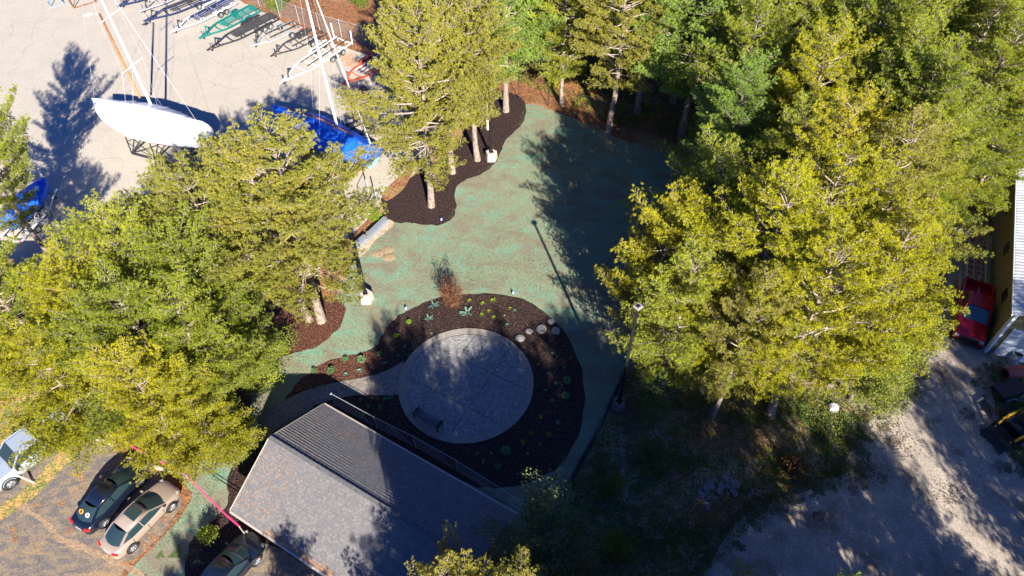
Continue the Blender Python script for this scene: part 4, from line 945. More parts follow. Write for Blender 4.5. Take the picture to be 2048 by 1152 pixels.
mb = MB(); mb.tube([wt_+Vector((0, 0, -.1)), wt_+Vector((-.25, -.35, .1))], .02, 5); mb.face([wt_+Vector((-.25, -.35, .1)), wt_+Vector((-.6, -.45, .2)), wt_+Vector((-.85, -.95, .1)), wt_+Vector((-.35, -.75, .0))]); mb.build('wind_vane', M_['galv'], wm, solid=.02)
root2, L2 = hull_boat('sailboat', 'sailboat under a bright blue tarp on an orange cradle behind the red pine', P(545, 214, 2.9), P(748, 312, 2.5), 1.75, M_['tarp'], 3.5, 2.6, .55, M_['teal'], M_['orange'], seed=5, transom=.62)
mast2, b2, top2, loc2 = rig(root2, (671, 240), 3.4, 19.5, [(9.5, 1.1)], M_['white'], L2, 2.6, 1.75, r=.11)
mb = MB(); mb.tube([Vector((L2-.6, .5, 2.9)), top2], .04, 6); mb.build('furled_sail', M_['white'], root2)
mb = MB(); mb.tube([Vector((L2*.15, .1, 3.5)), Vector((L2*.5, .25, 3.72)), Vector((L2*.78, .2, 3.6))], [.06, .07, .06], 8); mb.build('boom', mat('red brown spar', (.30, .12, .07), rough=.5), root2)
root3, L3 = hull_boat('powerboat', 'powerboat under a crumpled blue tarp at the left edge of the yard', P(92, 358, 1.9), P(0, 446, 1.8), 1.25, M_['tarp'], 2.25, 1.75, .5, M_['white'], M_['galv'], keel=False, seed=8, transom=.85)
# cradle and jack stands loose in the yard
for i, (x, y, lab) in enumerate(((728, 196, 'small maroon engine stand in the tree shadow near the orange trailer'), (712, 250, 'dark engine stand tucked between the blue sailboat and the pines'), (735, 262, 'black wheeled cart under the edge of the big red pine'))):
    p = P(x, y); r_ = tag(empty('engine_stand', (p.x, p.y, 0), i*.7), lab, 'stand'); mb = MB()
    for s in (-1, 1): mb.bar((-.8, s*.35, .12), (.8, s*.35, .12), .08); mb.bar((.3*s, -.35, .12), (.3*s, .35, .12), .07)
    mb.bar((0, -.3, .1), (0, -.1, 1.0), .07); mb.bar((0, .3, .1), (0, .1, 1.0), .07); mb.bar((-.5, 0, .9), (.6, 0, .9), .10); mb.build('frame', M_['maroon'] if i == 0 else M_['steel'], r_)
    mb = MB(); mb.box((.1, 0, 1.05), (.5, .4, .3)); mb.build('engine_block', M_['steel'], r_, bevel=.06)
    for sx in (-1, 1):
        for sy in (-1, 1): wheel(r_, (sx*.7, sy*.42, .12), .12, .08, sy, 3, 'galv')
for i, (x, y, wd_, col_, lab) in enumerate(((112, 6, 1.4, 'teal', 'pale blue steel boat stand leg at the top left edge'), (165, 2, 2.4, 'maroon', 'rusty brown trellis cradle at the top edge left of the mast'))):
    p = P(x, y); r_ = tag(empty('boat_stand', (p.x, p.y, 0), .6), lab, 'boat stand'); mb = MB()
    for s in (-1, 1):
        mb.bar((-wd_/2, s*wd_/2, .08), (wd_/2, s*wd_/2, .08), .1); mb.bar((s*wd_/2, -wd_/2, .08), (s*wd_/2, wd_/2, .08), .1)
        mb.bar((-wd_/2, s*wd_/2, .1), (0, s*.1, 1.6), .07); mb.bar((wd_/2, s*wd_/2, .1), (0, s*.1, 1.6), .07)
    mb.build('frame', mat('rusty steel', (.25, .12, .07), c2=(.16, .08, .05)) if i else mat('blue grey steel', (.2, .28, .36)), r_)
    mb = MB(); mb.box((0, 0, 1.62), (.4, .4, .06)); mb.build('pad', M_['carpet'], r_)
# ------------------------------------------------------------------ light poles, bench, small things
def light_pole(base, label, h=10.4, basem='concrete', rz=0.0, n=5):
    p = P(*base); root = tag(empty('light_pole', (p.x, p.y, 0), rz), label, 'light pole')
    mb = MB(); k = n
    rows = [[Vector((math.cos(2*math.pi*j/k)*r, math.sin(2*math.pi*j/k)*r, z)) for j in range(k+1)] for r, z in ((.56, -.05), (.50, .75), (.46, .80))]
    mb.grid(rows); mb.face(rows[-1][:-1]); mb.build('footing', M_[basem], root)
    mb = MB(); mb.tube([(0, 0, .78), (0, 0, h*.55), (0, 0, h)], [.13, .115, .10], 4); mb.build('pole', M_['trim'], root)
    mb = MB(); mb.box((0, 0, .83), (.34, .34, .05)); mb.build('base_plate', M_['trim'], root)
    mb = MB(); mb.box((0, -.02, h+.10), (.42, .38, .12)); hd_ = mb.build('lamp_head', mat('pale lamp housing', (.34, .32, .31), rough=.5), root, bevel=.02)
    mb = MB(); mb.box((.0, -.02, h+.178), (.24, .20, .02)); mb.build('sensor_cap', M_['trim'], hd_)
    return root
light_pole((1236, 815), 'tall black light pole with a pale square head at the right of the lawn', basem='path', n=4, rz=.7)
light_pole((734, 600), 'black light pole on a pale five sided footing left of the lawn centre', rz=.3)
light_pole((983, 318), 'black light pole on a pale five sided footing in the upper mulch bed', rz=.3)
# bench
a, b_ = P(834, 838), P(874, 862); d = (b_-a).normalized(); c = (a+b_)/2
bench = tag(empty('park_bench', (c.x, c.y, .07), math.atan2(d.y, d.x)), 'dark slatted metal bench standing near the lower rim of the round patio', 'bench')
bm_ = mat('dark slate slats', (.10, .12, .15), rough=.45)
mb = MB()
for k in range(5): mb.bar((-.88, .02+.10*k, .44+.006*k), (.88, .02+.10*k, .44+.006*k), .075, .03)
mb.build('seat', bm_, bench)
mb = MB()
for k in range(4): mb.bar((-.88, -.04-.03*k, .54+.10*k), (.88, -.04-.03*k, .54+.10*k), .03, .075)
mb.build('backrest', bm_, bench)
for s in (-1, 1):
    mb = MB(); x = s*.92; mb.bar((x, .45, 0), (x, .43, .66), .06); mb.bar((x, -.08, 0), (x, -.05, .46), .06); mb.bar((x, -.05, .46), (x, -.16, .90), .06); mb.bar((x, -.12, .66), (x, .50, .66), .09, .045); mb.bar((x, -.05, .42), (x, .45, .42), .05); mb.build('end_frame', M_['trim'], bench)
# kerb stops
def bumper(a, b_, label):
    a, b_ = P(*a), P(*b_); d = (b_-a); mb = MB(); L = d.length; c = (a+b_)/2; u = d.normalized(); v = Vector((-u.y, u.x, 0))
    for s in (0,):
        e = [(-.11, .0), (-.08, .14), (.08, .14), (.11, 0)]
        r0 = [a+v*y+Vector((0, 0, z+.012)) for y, z in e]; r1 = [b_+v*y+Vector((0, 0, z+.012)) for y, z in e]
        mb.grid([r0, r1]); mb.face(r0); mb.face(r1[::-1])
    tag(mb.build('wheel_stop', M_['concrete'], None, bevel=.012), label, 'wheel stop', 'concrete wheel stops')
bumper((187, 875), (232, 893), 'long pale concrete wheel stop above the empty parking space')
bumper((300, 929), (345, 948), 'concrete wheel stop half hidden between the noses of the two sedans')
# stakes, markers
mb = MB(); p = P(69, 966); mb.bar((p.x, p.y, 0), (p.x-1.05, p.y+.25, .9), .09); mb.bar((p.x, p.y, 0), (p.x-.05, p.y, .12), .12); tag(mb.build('marker_stake', M_['concrete']), 'pale leaning wooden stake in the dry grass strip beside the pickup', 'stake')
# pink tape
tape = tag(empty('pink_tape'), 'bright pink marking tape strung from the gold sedan to the house eave', 'tape'); pk = mat('fluorescent pink tape', (.95, .06, .24), rough=.6)
for k, dz in enumerate((0, .13)):
    pts = [(262, 893), (300, 914), (335, 931), (371, 950), (395, 975), (428, 1008), (455, 1034), (479, 1054)]; hs = [.7, .8, .95, 1.1, 1.15, 1.3, 1.5, 1.6]
    mb = MB(); mb.tube([P(x+k*1.5, y-k*1.5, h_+dz) for (x, y), h_ in zip(pts, hs)], .022, 5); mb.build('strand', pk, tape)
for k, (x, y, h_) in enumerate(((371, 950, 1.2), (479, 1054, 1.7))):
    p = P(x, y, h_); mb = MB(); mb.bar((p.x, p.y, 0), (p.x, p.y, h_+.1), .04); mb.build('stake', M_['concrete'], tape)
# stepping boulders in bed
def rock(r, seed, flat=.5):
    rg = random.Random(seed); mb = MB(); n = 10; ph = [rg.uniform(0, 6.28) for _ in range(4)]
    rows = []
    for i, (q, z) in enumerate(((.95, -.1), (1.0, .25), (.9, .7), (.6, .95), (.0, 1.0))):
        rows.append([Vector((math.cos(2*math.pi*j/n)*r*q*(1+.10*math.sin(2*2*math.pi*j/n+ph[0])+.07*math.sin(3*2*math.pi*j/n+ph[1])), math.sin(2*math.pi*j/n)*r*q*(1+.10*math.sin(2*2*math.pi*j/n+ph[2])), z*r*flat+rg.uniform(-.02, .02)*r)) for j in range(n)])
        rows[-1].append(rows[-1][0])
    mb.grid(rows); return mb
stm = mat('field stone', (.30, .28, .26), c2=(.2, .18, .17), scale=5, c3=(.36, .33, .28), s3=2, fine=.2, fscale=12, bump=.02, bscale=8)
for i, (x, y, r, lab) in enumerate(((1040, 677, .36, 'flat stone at the lower left end of the stone row'), (1058, 663, .27, 'small round stone second from the left in the stone row'), (1083, 659, .42, 'largest flat stone in the middle of the stone row'), (1112, 662, .36, 'purplish flat stone at the right end of the stone row'), (1102, 644, .26, 'small stone set above the right end of the stone row'))):
    o = rock(r, i+3, .45).build('boulder', stm, smooth=True, sub=1); o.location = P(x, y, 0); o.location.z = .02; tag(o, lab+' in the mulch bed', 'boulder', 'stones in the bed')
# rock pile
rp_ = random.Random(5); protoR = [rock(1, 20+i, .75).build('rubble_rock', mat('rubble %d' % i, ((.30, .29, .31), (.22, .21, .22), (.36, .33, .31))[i], c2=(.15, .15, .16), scale=3, fine=.2, fscale=10), smooth=False) for i in range(3)]
n_r = 0
for i in range(46):
    a = rp_.uniform(-.3, 4.2); q = rp_.uniform(.55, 1.05) if i % 5 else rp_.uniform(0, .7)
    x, y = 1438+math.cos(a)*40*q, 985-math.sin(a)*36*q
    o = protoR[i % 3] if i < 3 else copy_tree(protoR[i % 3], kids=[])
    o.location = P(x, y); o.location.z = .02; s = rp_.uniform(.09, .26); o.scale = (s, s*rp_.uniform(.7, 1), s*.9); o.rotation_euler = (0, 0, rp_.uniform(0, 6))
    tag(o, 'loose grey rubble rock in the scattered pile at the edge of the gravel', 'rock', 'rubble rocks beside the gravel')
o = rock(.38, 77, 1.0).build('boulder', mat('white boulder', (.55, .55, .56), c2=(.3, .3, .3), scale=5, bump=.04, bscale=5), smooth=False); o.location = P(1665, 817); tag(o, 'pale boulder catching light on the leafy ground below the yellow pines', 'boulder')
# retaining wall blocks
def rwall(a, b_, h, label):
    a, b_ = P(*a), P(*b_); L = (b_-a).length; d = (b_-a)/L; root = tag(empty('retaining_wall', a), label, 'wall'); mb = MB()
    for r in range(int(h/.2)):
        x = -.2*(r % 2)
        while x < L-.05:
            x0 = max(0, x); x1 = min(L, x+.42); q0 = d*(x0+.006); q1 = d*(x1-.006); mb.bar(q0+Vector((0, 0, .1+.2*r)), q1+Vector((0, 0, .1+.2*r)), .3, .19); x += .42
    mb.build('block_course', mat('grey block', (.24, .26, .29), fine=.12, fscale=9), root); c = MB(); c.bar(Vector((0, 0, h+.03)), d*L+Vector((0, 0, h+.03)), .36, .07); c.build('cap', mat('grey cap', (.2, .22, .25)), root)
rwall((738, 480), (773, 446), .6, 'upper grey block retaining wall section beside the sandy strip'); rwall((712, 500), (733, 482), .6, 'lower grey block retaining wall section beside the sandy strip')
# gate posts
gp = tag(empty('yard_gate', P(757, 416)), 'open galvanised pipe gate beside the dark mulch bed', 'gate')
o_ = P(757, 416)
for x, y in ((757, 416), (741, 402)):
    p = P(x, y)-o_; mb = MB(); mb.tube([p, p+Vector((0, 0, 2.4))], .06, 8); mb.build('post', M_['galv'], gp)
p, q = P(741, 402)-o_, P(728, 430)-o_; mb = MB()
for z in (.2, 1.2, 2.2): mb.tube([p+Vector((0, 0, z)), q+Vector((0, 0, z))], .03, 6)
mb.tube([q+Vector((0, 0, .2)), q+Vector((0, 0, 2.2))], .03, 6); mb.tube([p+Vector((0, 0, .2)), q+Vector((0, 0, 2.2))], .02, 6); mb.build('gate_leaf', M_['galv'], gp)
# spot lights in the beds
sp0 = None
for i, (x, y, lab) in enumerate(((812, 622, 'small landscape light at the upper left edge of the round bed'), (883, 444, 'small landscape light at the tip of the upper mulch bed'), (989, 321, 'small landscape light beside the upper light pole'), (1026, 591, 'small landscape light at the top edge of the round bed'))):
    p = P(x, y)
    if sp0 is None:
        sp0 = tag(empty('landscape_light', p), None, 'light'); mb = MB(); mb.cyl((0, 0, 0), (0, 0, .2), .02, 6); mb.build('stake', M_['trim'], sp0); mb = MB(); mb.tube([(0, -.06, .2), (.02, .1, .3)], [.06, .08], 10); mb.build('lamp', mat('bluish lens', (.35, .45, .9), rough=.2), sp0); r_ = sp0
    else: r_ = copy_tree(sp0, p)
    tag(r_, lab, 'landscape light', 'landscape lights in the mulch beds')
# ------------------------------------------------------------------ bed plants
def plant_mesh(name, kind, m, seed, R, H, n, wid):
    rg = np.random.default_rng(seed); 
    if kind == 'rosette':
        az = rg.uniform(0, 6.28, n); el = rg.uniform(.15, 1.2, n); l = R*rg.uniform(.6, 1.1, n)
        d = np.stack([np.cos(az)*np.cos(el), np.sin(az)*np.cos(el), np.sin(el)*H/R], 1); pos = np.zeros((n, 3))+np.array([0, 0, .03])
    elif kind == 'mound':
        q = rg.normal(0, 1, (n, 3)); q /= np.linalg.norm(q, axis=1)[:, None]; q[:, 2] = abs(q[:, 2]); pos = q*np.array([R, R, H])*rg.uniform(.55, 1, (n, 1)); d = q*.5+rg.normal(0, .5, (n, 3)); d /= np.linalg.norm(d, axis=1)[:, None]; l = np.full(n, .11)
    else:   # spread: arms along the ground
        pos = []; d = []
        for a in rg.uniform(0, 6.28, 7):
            for _ in range(n//7):
                t = rg.uniform(.1, 1); pos.append([math.cos(a)*R*t, math.sin(a)*R*t, .06+H*t*.5]); dd = np.array([math.cos(a), math.sin(a), .4])+rg.normal(0, .6, 3); d.append(dd/np.linalg.norm(dd))
        pos = np.array(pos); d = np.array(d); l = np.full(len(pos), .14)
    s = np.cross(d, [0, 0, 1.0])+1e-4; s /= np.linalg.norm(s, axis=1)[:, None]; l = l[:, None]
    v = np.stack([pos, pos+d*l*.5+s*wid*.5, pos+d*l, pos+d*l*.5-s*wid*.5], 1).reshape(-1, 3)
    return quads_mesh(name, v, np.repeat(rg.uniform(0, 1, len(pos)), 4), M_[m])
PM = {'hosta': plant_mesh('hosta', 'rosette', 'hosta', 1, .24, .2, 46, .09), 'lime_shrub': plant_mesh('lime_shrub', 'mound', 'lime', 2, .33, .42, 420, .09), 'juniper': plant_mesh('juniper', 'spread', 'blue_leaf', 3, .55, .2, 420, .05),
      'green_shrub': plant_mesh('green_shrub', 'mound', 'hosta', 4, .31, .36, 380, .08), 'grass_tuft': plant_mesh('grass_tuft', 'rosette', 'lime', 5, .36, .3, 60, .03), 'pale_clump': plant_mesh('pale_clump', 'rosette', 'blue_leaf', 6, .22, .18, 46, .08)}
PL = [('lime_shrub', 'round lime green shrub in the mulch left of the patio', 'shrub', [(818, 645), (793, 672)]),
 ('green_shrub', 'green leafy shrub in the red mulch above the path', 'shrub', [(628, 742), (662, 742), (691, 719), (723, 720), (759, 708)]),
 ('pale_clump', 'small pale plant in the red mulch beside the path', 'plant', [(662, 759), (692, 750), (719, 743), (742, 736), (770, 727), (797, 713), (810, 694)]),
 ('juniper', 'low blue green juniper above the patio', 'shrub', [(867, 611), (857, 637), (934, 626)]),
 ('grass_tuft', 'yellow green tuft near the upper rim of the bed', 'plant', [(939, 603), (965, 608), (978, 624), (964, 632), (986, 603), (988, 637), (1020, 618)]),
 ('pale_clump', 'small pale round plant in the shaded bed above the patio', 'plant', [(1009, 633), (1014, 651), (863, 668), (1030, 622)]),
 ('hosta', 'small leafy plant in the shaded mulch right of the patio', 'plant', [(1105, 708), (1091, 706), (1141, 718), (1128, 736), (1076, 729), (1114, 715)]),
 ('green_shrub', 'bright green shrub at the right side of the round bed', 'shrub', [(1134, 762), (1131, 792), (1012, 903), (995, 934)]),
 ('pale_clump', 'pale clump in the shaded right of the round bed', 'plant', [(1095, 748), (1112, 768), (1091, 781), (1104, 803), (1116, 847), (1055, 908), (955, 907), (982, 907), (967, 924)]),
 ('grass_tuft', 'spiky tuft in the lower right of the round bed', 'plant', [(1081, 835), (1063, 868), (1097, 870), (1046, 887), (1080, 890)]),
 ('hosta', 'small plant between the path and the house fence', 'plant', [(722, 801), (745, 797), (770, 799), (783, 795), (737, 813), (728, 830), (760, 815)])]
ORD = 'first second third fourth fifth sixth seventh eighth ninth'.split()
for nm_, lab, cat, spots in PL:
    for io_, (x, y) in enumerate(sorted(spots)):
        o = obj_of(nm_, PM[nm_]); p = P(x, y); s = rnd.uniform(.5, 1.0); o.location = (p.x, p.y, .02); o.scale = (s, s*rnd.uniform(.75, 1.1), s); o.rotation_euler = (0, 0, rnd.uniform(0, 6)); tag(o, lab+', '+ORD[io_]+' from the left', cat, nm_.replace('_', ' ')+' plants in the beds')
def bed_litter(rg):
    a = rg.uniform(0, 6.28); q = rg.uniform(1.02, 1.9); c = PC+Vector((math.cos(a)*PR*q, math.sin(a)*PR*q*.9, .035))
    return c
scatter('bark_chips', 'pale bark chips and fallen leaves strewn over the round mulch bed', 'bark chips', bed_litter, mat('pale chip', (.20, .12, .07), c2=(.34, .2, .1), scale=20), 1500, .06, 12)
def lawn_litter(rg):
    return P(rg.uniform(700, 1250), rg.uniform(240, 640), .03)
scatter('fallen_leaves', 'sparse brown leaves and tufts scattered over the green lawn', 'fallen leaves', lawn_litter, mat('lawn leaf', (.20, .13, .07), c2=(.10, .09, .05), scale=20), 900, .07, 13)
def drive_litter(rg):
    k = rg.choice(((1700, 930), (1640, 960), (1760, 870), (1800, 880), (1560, 1000), (1500, 1030), (1740, 950), (1840, 780), (1870, 730), (1960, 760), (1980, 840), (1900, 990)))
    return P(k[0]+rg.gauss(0, 26), k[1]+rg.gauss(0, 18), .03)
scatter('fallen_leaves', 'brown leaves and twigs drifted along the edge of the gravel drive', 'fallen leaves', drive_litter, mat('drive leaf', (.16, .10, .06), c2=(.07, .07, .035), scale=20), 2600, .08, 14)
# shrubs with stems
def shrub(name, px, label, m, R, H, n, seed, z0=.2, cat='shrub', leaf=.12, rz=0):
    p = P(*px); root = tag(empty(name, (p.x, p.y, 0), rz), label, cat); rg = np.random.default_rng(seed); mb = MB(); pos = []
    for k in range(9):
        a = rg.uniform(0, 6.28); rr = R*rg.uniform(.3, .9); zz = H*rg.uniform(.55, .95); e = Vector((math.cos(a)*rr, math.sin(a)*rr, zz)); mb.tube([(0, 0, 0), e*.5+Vector((0, 0, H*.1)), e], [.03, .02, .01], 5)
        for j in range(n//9): t = rg.uniform(.35, 1.05); c = np.array(e)*t; c = c+rg.normal(0, 1, 3)*np.array([R*.22, R*.22, H*.13]); c[2] = max(.05, c[2]); pos.append(c)
    mb.build('stem', M_['twig'], root); pos = np.array(pos); v, t = tuft_arrays(pos, np.tile([0, 0, .3], (len(pos), 1)), np.full(len(pos), leaf), 8, leaf*.65, 1, rg, rg.uniform(0, 1, len(pos)), clump=leaf)
    obj_of('foliage', quads_mesh('foliage', v, t, M_[m]), root); return root
shrub('ornamental_maple', (906, 612), 'small red brown leafed tree at the top of the round bed', 'leafred', 1.0, 2.5, 560, 4, cat='tree', leaf=.09)
shrub('bush', (420, 1072), 'small round green bush in the dark mulch near the pink tape', 'leaf', .55, .9, 200, 5)
shrub('bush', (560, 705), 'bright yellow green bush beside the red mulch at the narrow lawn neck', 'leaf', 1.3, 2.2, 500, 6)
shrub('bush', (535, 770), 'yellow green bush at the edge of the lawn above the house gable', 'leaf', 1.2, 2.4, 500, 7)
shrub('bush', (500, 905), 'dark green bush at the left corner of the house roof', 'leafdark', 1.1, 2.0, 500, 8)
shrub('bush', (752, 436), 'lime green bush behind the grey retaining wall', 'lime', .7, 1.1, 260, 9)
shrub('bush', (948, 205), 'green bush between the bare trunks by the upper fence', 'leaf', .9, 2.0, 380, 10)
shrub('bush', (560, 20), 'yellow green bush behind the galvanised fence above the black trailer', 'leaf', 1.6, 2.6, 900, 11)
shrub('bush', (720, 15), 'green bush at the top edge right of the fence', 'leaf', 1.3, 2.2, 600, 12)
shrub('bush', (15, 760), 'green bush at the left edge beside the dry grass', 'leaf', 1.8, 3.0, 900, 13)
shrub('bush', (1300, 930), 'shaded low bush on the weedy ground right of the dirt footpath', 'leafdark', 1.3, 1.8, 700, 14)
shrub('bush', (1290, 830), 'shaded tall sapling beside the right hand light pole', 'leafdark', 1.2, 3.6, 800, 15)
shrub('bush', (1215, 985), 'olive green bush by the lower end of the right hand fence', 'weed', .9, 1.3, 380, 16)
shrub('bush', (1235, 1100), 'yellow green bush near the bottom edge beside the dirt footpath', 'weed', .9, 1.6, 380, 17)
shrub('bush', (1585, 945), 'rusty yellow bush lit by sun in the dark weedy ground', 'leafred', .8, 1.0, 300, 18)
shrub('bush', (1150, 150), 'yellow orange undergrowth bush beyond the back fence', 'lime', 1.0, 1.8, 420, 19)
shrub('bush', (1110, 170), 'small golden bush just beyond the back fence', 'pine_y', .9, 1.4, 420, 20)
# weeds as ground cover
def inpoly(x, y, poly):
    c = False; n = len(poly)
    for i in range(n):
        x1, y1 = poly[i]; x2, y2 = poly[(i+1) % n]
        if (y1 > y) != (y2 > y) and x < (x2-x1)*(y-y1)/(y2-y1)+x1: c = not c
    return c
def cover(name, label, cat, poly, N, m, r, wid, seed, K=7, clumpy=.5):
    rg = np.random.default_rng(seed); xs = [p[0] for p in poly]; ys = [p[1] for p in poly]; pos = []
    cs = rg.uniform(0, 1, (60, 2)); tries = 0
    while len(pos) < N and tries < N*8:
        tries += 1
        if rg.random() < clumpy: c = cs[rg.integers(60)]+rg.normal(0, .035, 2)
        else: c = rg.uniform(0, 1, 2)
        x = min(xs)+c[0]*(max(xs)-min(xs)); y = min(ys)+c[1]*(max(ys)-min(ys))
        if inpoly(x, y, poly): p = P(x, y); pos.append([p.x, p.y, .03])
    pos = np.array(pos); v, t = tuft_arrays(pos, np.tile([0, 0, .8], (len(pos), 1)), rg.uniform(.6, 1.2, len(pos))*r, K, wid, .8, rg, rg.uniform(0, 1, len(pos)), clump=.08)
    v[:, 2] = np.maximum(v[:, 2], .01)
    return tag(obj_of(name, quads_mesh(name, v, t, M_[m])), label, cat, kind='stuff')
cover('turf', 'short seeded turf blades over the pale green lawn', 'grass', [(1052, 215), (1160, 250), (1250, 290), (1400, 340), (1370, 580), (1262, 700), (1190, 885), (1120, 1010), (1050, 985), (1160, 880), (1175, 775), (1145, 680), (1075, 605), (1000, 585), (900, 585), (810, 620), (760, 670), (735, 700), (650, 718), (590, 765), (500, 900), (420, 1000), (340, 1090), (300, 1110), (380, 1000), (400, 930), (500, 800), (560, 718), (650, 690), (700, 640), (715, 520), (790, 455), (890, 455), (925, 370), (1010, 300)], 26000, 'turf', .07, .028, 21, K=4, clumpy=.25)
WP = [(1125, 1015), (1190, 890), (1250, 750), (1320, 700), (1500, 760), (1800, 800), (1720, 850), (1690, 900), (1695, 945), (1640, 960), (1580, 995), (1500, 1015), (1440, 1090), (1390, 1200), (1180, 1200), (1100, 1100)]
cover('weeds', 'dark green weeds covering the shaded ground right of the fence', 'weeds', WP, 6500, 'weed', .20, .05, 1)
cover('leaf_litter', 'brown leaf litter among the weeds under the right hand pines', 'leaf litter', WP, 6000, 'needle', .09, .06, 2, K=3, clumpy=.8)
cover('undergrowth', 'low green undergrowth on the needle floor beyond the back fence', 'undergrowth', [(1000, 150), (1040, 90), (1400, 60), (1500, 230), (1400, 290), (1200, 240), (1100, 190)], 2200, 'leaf', .28, .09, 3)
cover('undergrowth', 'thin weeds along the dark strip between gravel and machinery', 'undergrowth', [(1980, 730), (2060, 740), (2060, 960), (2010, 900), (1990, 820)], 900, 'weed', .2, .05, 4)
cover('weeds', 'sparse weeds creeping over the ragged edge of the gravel', 'weeds', [(1370, 1150), (1430, 1080), (1495, 1000), (1580, 980), (1640, 945), (1690, 930), (1680, 880), (1725, 830), (1790, 795), (1840, 740), (1860, 760), (1800, 850), (1730, 890), (1720, 960), (1650, 985), (1580, 1015), (1500, 1050), (1450, 1110), (1400, 1160)], 1500, 'weed', .16, .04, 15)
rg_ = random.Random(31); mb = MB(); EP = [(1395, 1150), (1430, 1095), (1470, 1045), (1510, 1015), (1560, 1000), (1600, 992), (1650, 965), (1700, 942), (1695, 905), (1720, 865), (1770, 828), (1820, 785), (1850, 735), (1985, 800), (2000, 870), (2020, 920), (1740, 960), (1960, 760)]
for k in range(90):
    e = rg_.choice(EP); c = P(e[0]+rg_.gauss(8, 20), e[1]+rg_.gauss(6, 16)); r = rg_.uniform(.12, .6); n = 11; ph = rg_.uniform(0, 6); sx = rg_.uniform(.5, 1.4)
    mb.face([(c.x+math.cos(2*math.pi*j/n)*r*sx*(1+.3*math.sin(3*j+ph)), c.y+math.sin(2*math.pi*j/n)*r*(1+.3*math.cos(2*j+ph)), .018+k*.0004) for j in range(n)])
tag(mb.build('dirt_patches', bpy.data.materials['dirt fringe']), kind='structure')
# ------------------------------------------------------------------ yard junk on the right
dm = mat('faded red drum', (.42, .09, .08), rough=.5, c2=(.3, .07, .06), scale=5)
def drum(name, p, label, m, lying=None, r=.3, h=.9):
    root = tag(empty(name, p), label, 'drum'); mb = MB()
    prof = [(r*.0, 0), (r, 0), (r, h*.32), (r+.015, h*.34), (r, h*.36), (r, h*.64), (r+.015, h*.66), (r, h*.68), (r, h), (r-.03, h), (r-.03, h-.04), (0, h-.04)]
    k = 20
    if lying is None: F = lambda q, a, z: Vector((math.cos(a)*q, math.sin(a)*q, z))
    else:
        u = Vector((math.cos(lying), math.sin(lying), 0)); v = Vector((-u.y, u.x, 0)); F = lambda q, a, z: u*(z-h/2)+v*(math.cos(a)*q)+Vector((0, 0, r+.02+math.sin(a)*q))
    mb.grid([[F(q, 2*math.pi*j/k, z) for j in range(k+1)] for q, z in prof]); mb.build('shell', m, root, smooth=False)
    mb = MB(); mb.grid([[F(q, 2*math.pi*j/k, z) for j in range(k+1)] for q, z in ((0, h-.03), (r*.8, h-.035))]); mb.build('lid', M_['trim'], root)
    return root
drum('drum', P(2020, 752), 'faded red drum lying on its side near the workshop', dm, lying=math.pi+.15, r=.42, h=1.25)
drum('drum', P(2024, 722), 'pale blue grey drum standing against the workshop front', mat('pale blue drum', (.35, .42, .46), rough=.5), r=.34, h=.9)
# skid steer like machine
p = P(2035, 862); sk = tag(empty('loader', (p.x, p.y, 0), math.radians(200)), 'black compact loader with raised yellow hydraulic arms at the right edge', 'loader')
mb = MB(); mb.box((0, 0, .75), (2.0, 1.3, .9)); mb.build('body', M_['black_paint'], sk, bevel=.08)
mb = MB(); mb.box((-.2, 0, 1.55), (1.1, 1.1, .9)); mb.build('cab', M_['glass'], sk, bevel=.05)
mb = MB(); mb.box((-.2, 0, 2.03), (1.2, 1.2, .07)); mb.build('cab_roof', M_['trim'], sk, bevel=.02)
ym = mat('yellow machine paint', (.6, .36, .02), rough=.45)
for s in (-1, 1):
    mb = MB(); mb.bar((-.9, s*.72, 1.5), (1.0, s*.72, 1.25), .10, .2); mb.bar((1.0, s*.72, 1.25), (1.5, s*.62, .5), .10, .18); mb.build('lift_arm', ym, sk)
    for x in (-.6, .6): wheel(sk, (x, s*.78, .4), .4, .28, s, 5, 'galv')
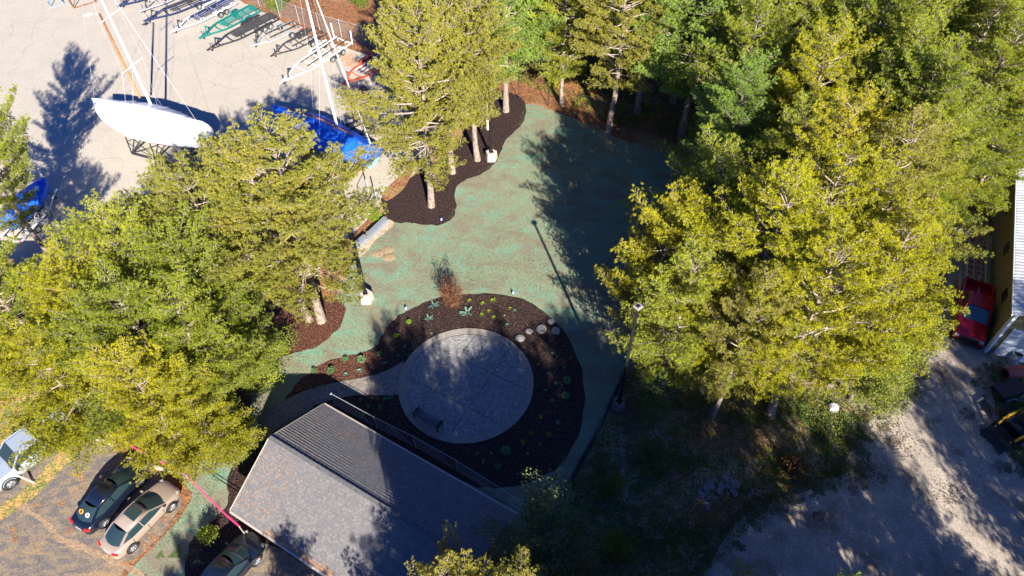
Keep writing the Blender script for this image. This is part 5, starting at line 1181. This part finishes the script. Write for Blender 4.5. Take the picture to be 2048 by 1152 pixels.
mb = MB(); mb.grid([[Vector((1.5+q, y, z)) for y in (-.85, .85)] for q, z in ((0, .9), (-.05, .4), (.1, .12), (.75, .08))]); mb.build('bucket', M_['steel'], sk, solid=.04)
p = P(2012, 786); cart = tag(empty('utility_cart', (p.x, p.y, 0), .3), 'dark flat cart in the shade behind the fallen red drum', 'cart')
mb = MB(); mb.box((0, 0, .55), (1.9, 1.0, .08)); mb.bar((.95, 0, .5), (1.7, .1, .4), .07); 
for s in (-1, 1): mb.bar((-.95, s*.5, .75), (.95, s*.5, .75), .04, .04)
mb.build('bed', M_['steel'], cart)
for s in (-1, 1):
    for x in (-.6, .6): wheel(cart, (x, s*.55, .25), .25, .14, s, 4, 'galv')
mb = MB(); a = [P(1995, 818), P(2008, 806), P(2024, 800), P(2052, 801)]; mb.tube([Vector((v.x, v.y, .06)) for v in a], .05, 8); tag(mb.build('pipe', M_['galv'], smooth=True), 'curved grey pipe lying on the ground above the black loader', 'pipe')
# pallet racking stacked beside the workshop
def rack(px, ln, label, rz, cols, n, zst=.1):
    p = P(*px); root = tag(empty('pallet_rack', (p.x, p.y, 0), rz), label, 'pallet rack'); 
    for k in range(n):
        mb = MB(); y = -.55+1.1*k/(n-1); z = .25+.12*(k % 3)
        mb.bar((-ln/2, y, z), (ln/2, y, z), .10, .12); mb.build('beam', M_[cols[k % len(cols)]], root)
    mb = MB(); q = -ln/2+.3
    while q < ln/2-.2: mb.bar((q, -.6, .62), (q, .6, .62), .05); mb.bar((q, -.6, .62), (q+.55, .6, .62), .03); q += .6
    mb.bar((-ln/2, -.62, .62), (ln/2, -.62, .62), .09); mb.bar((-ln/2, .62, .62), (ln/2, .62, .62), .09); mb.build('upright', M_['galv'], root)
wa = math.atan2(wd.y, wd.x)
om = M_['orange']
rack((1946, 532), 5.2, 'stack of orange and grey racking lying along the workshop wall', wa, ('orange', 'galv', 'orange'), 8)
rack((1930, 598), 3.6, 'orange racking uprights lying just behind the red pickup', wa+.05, ('orange', 'galv'), 5)
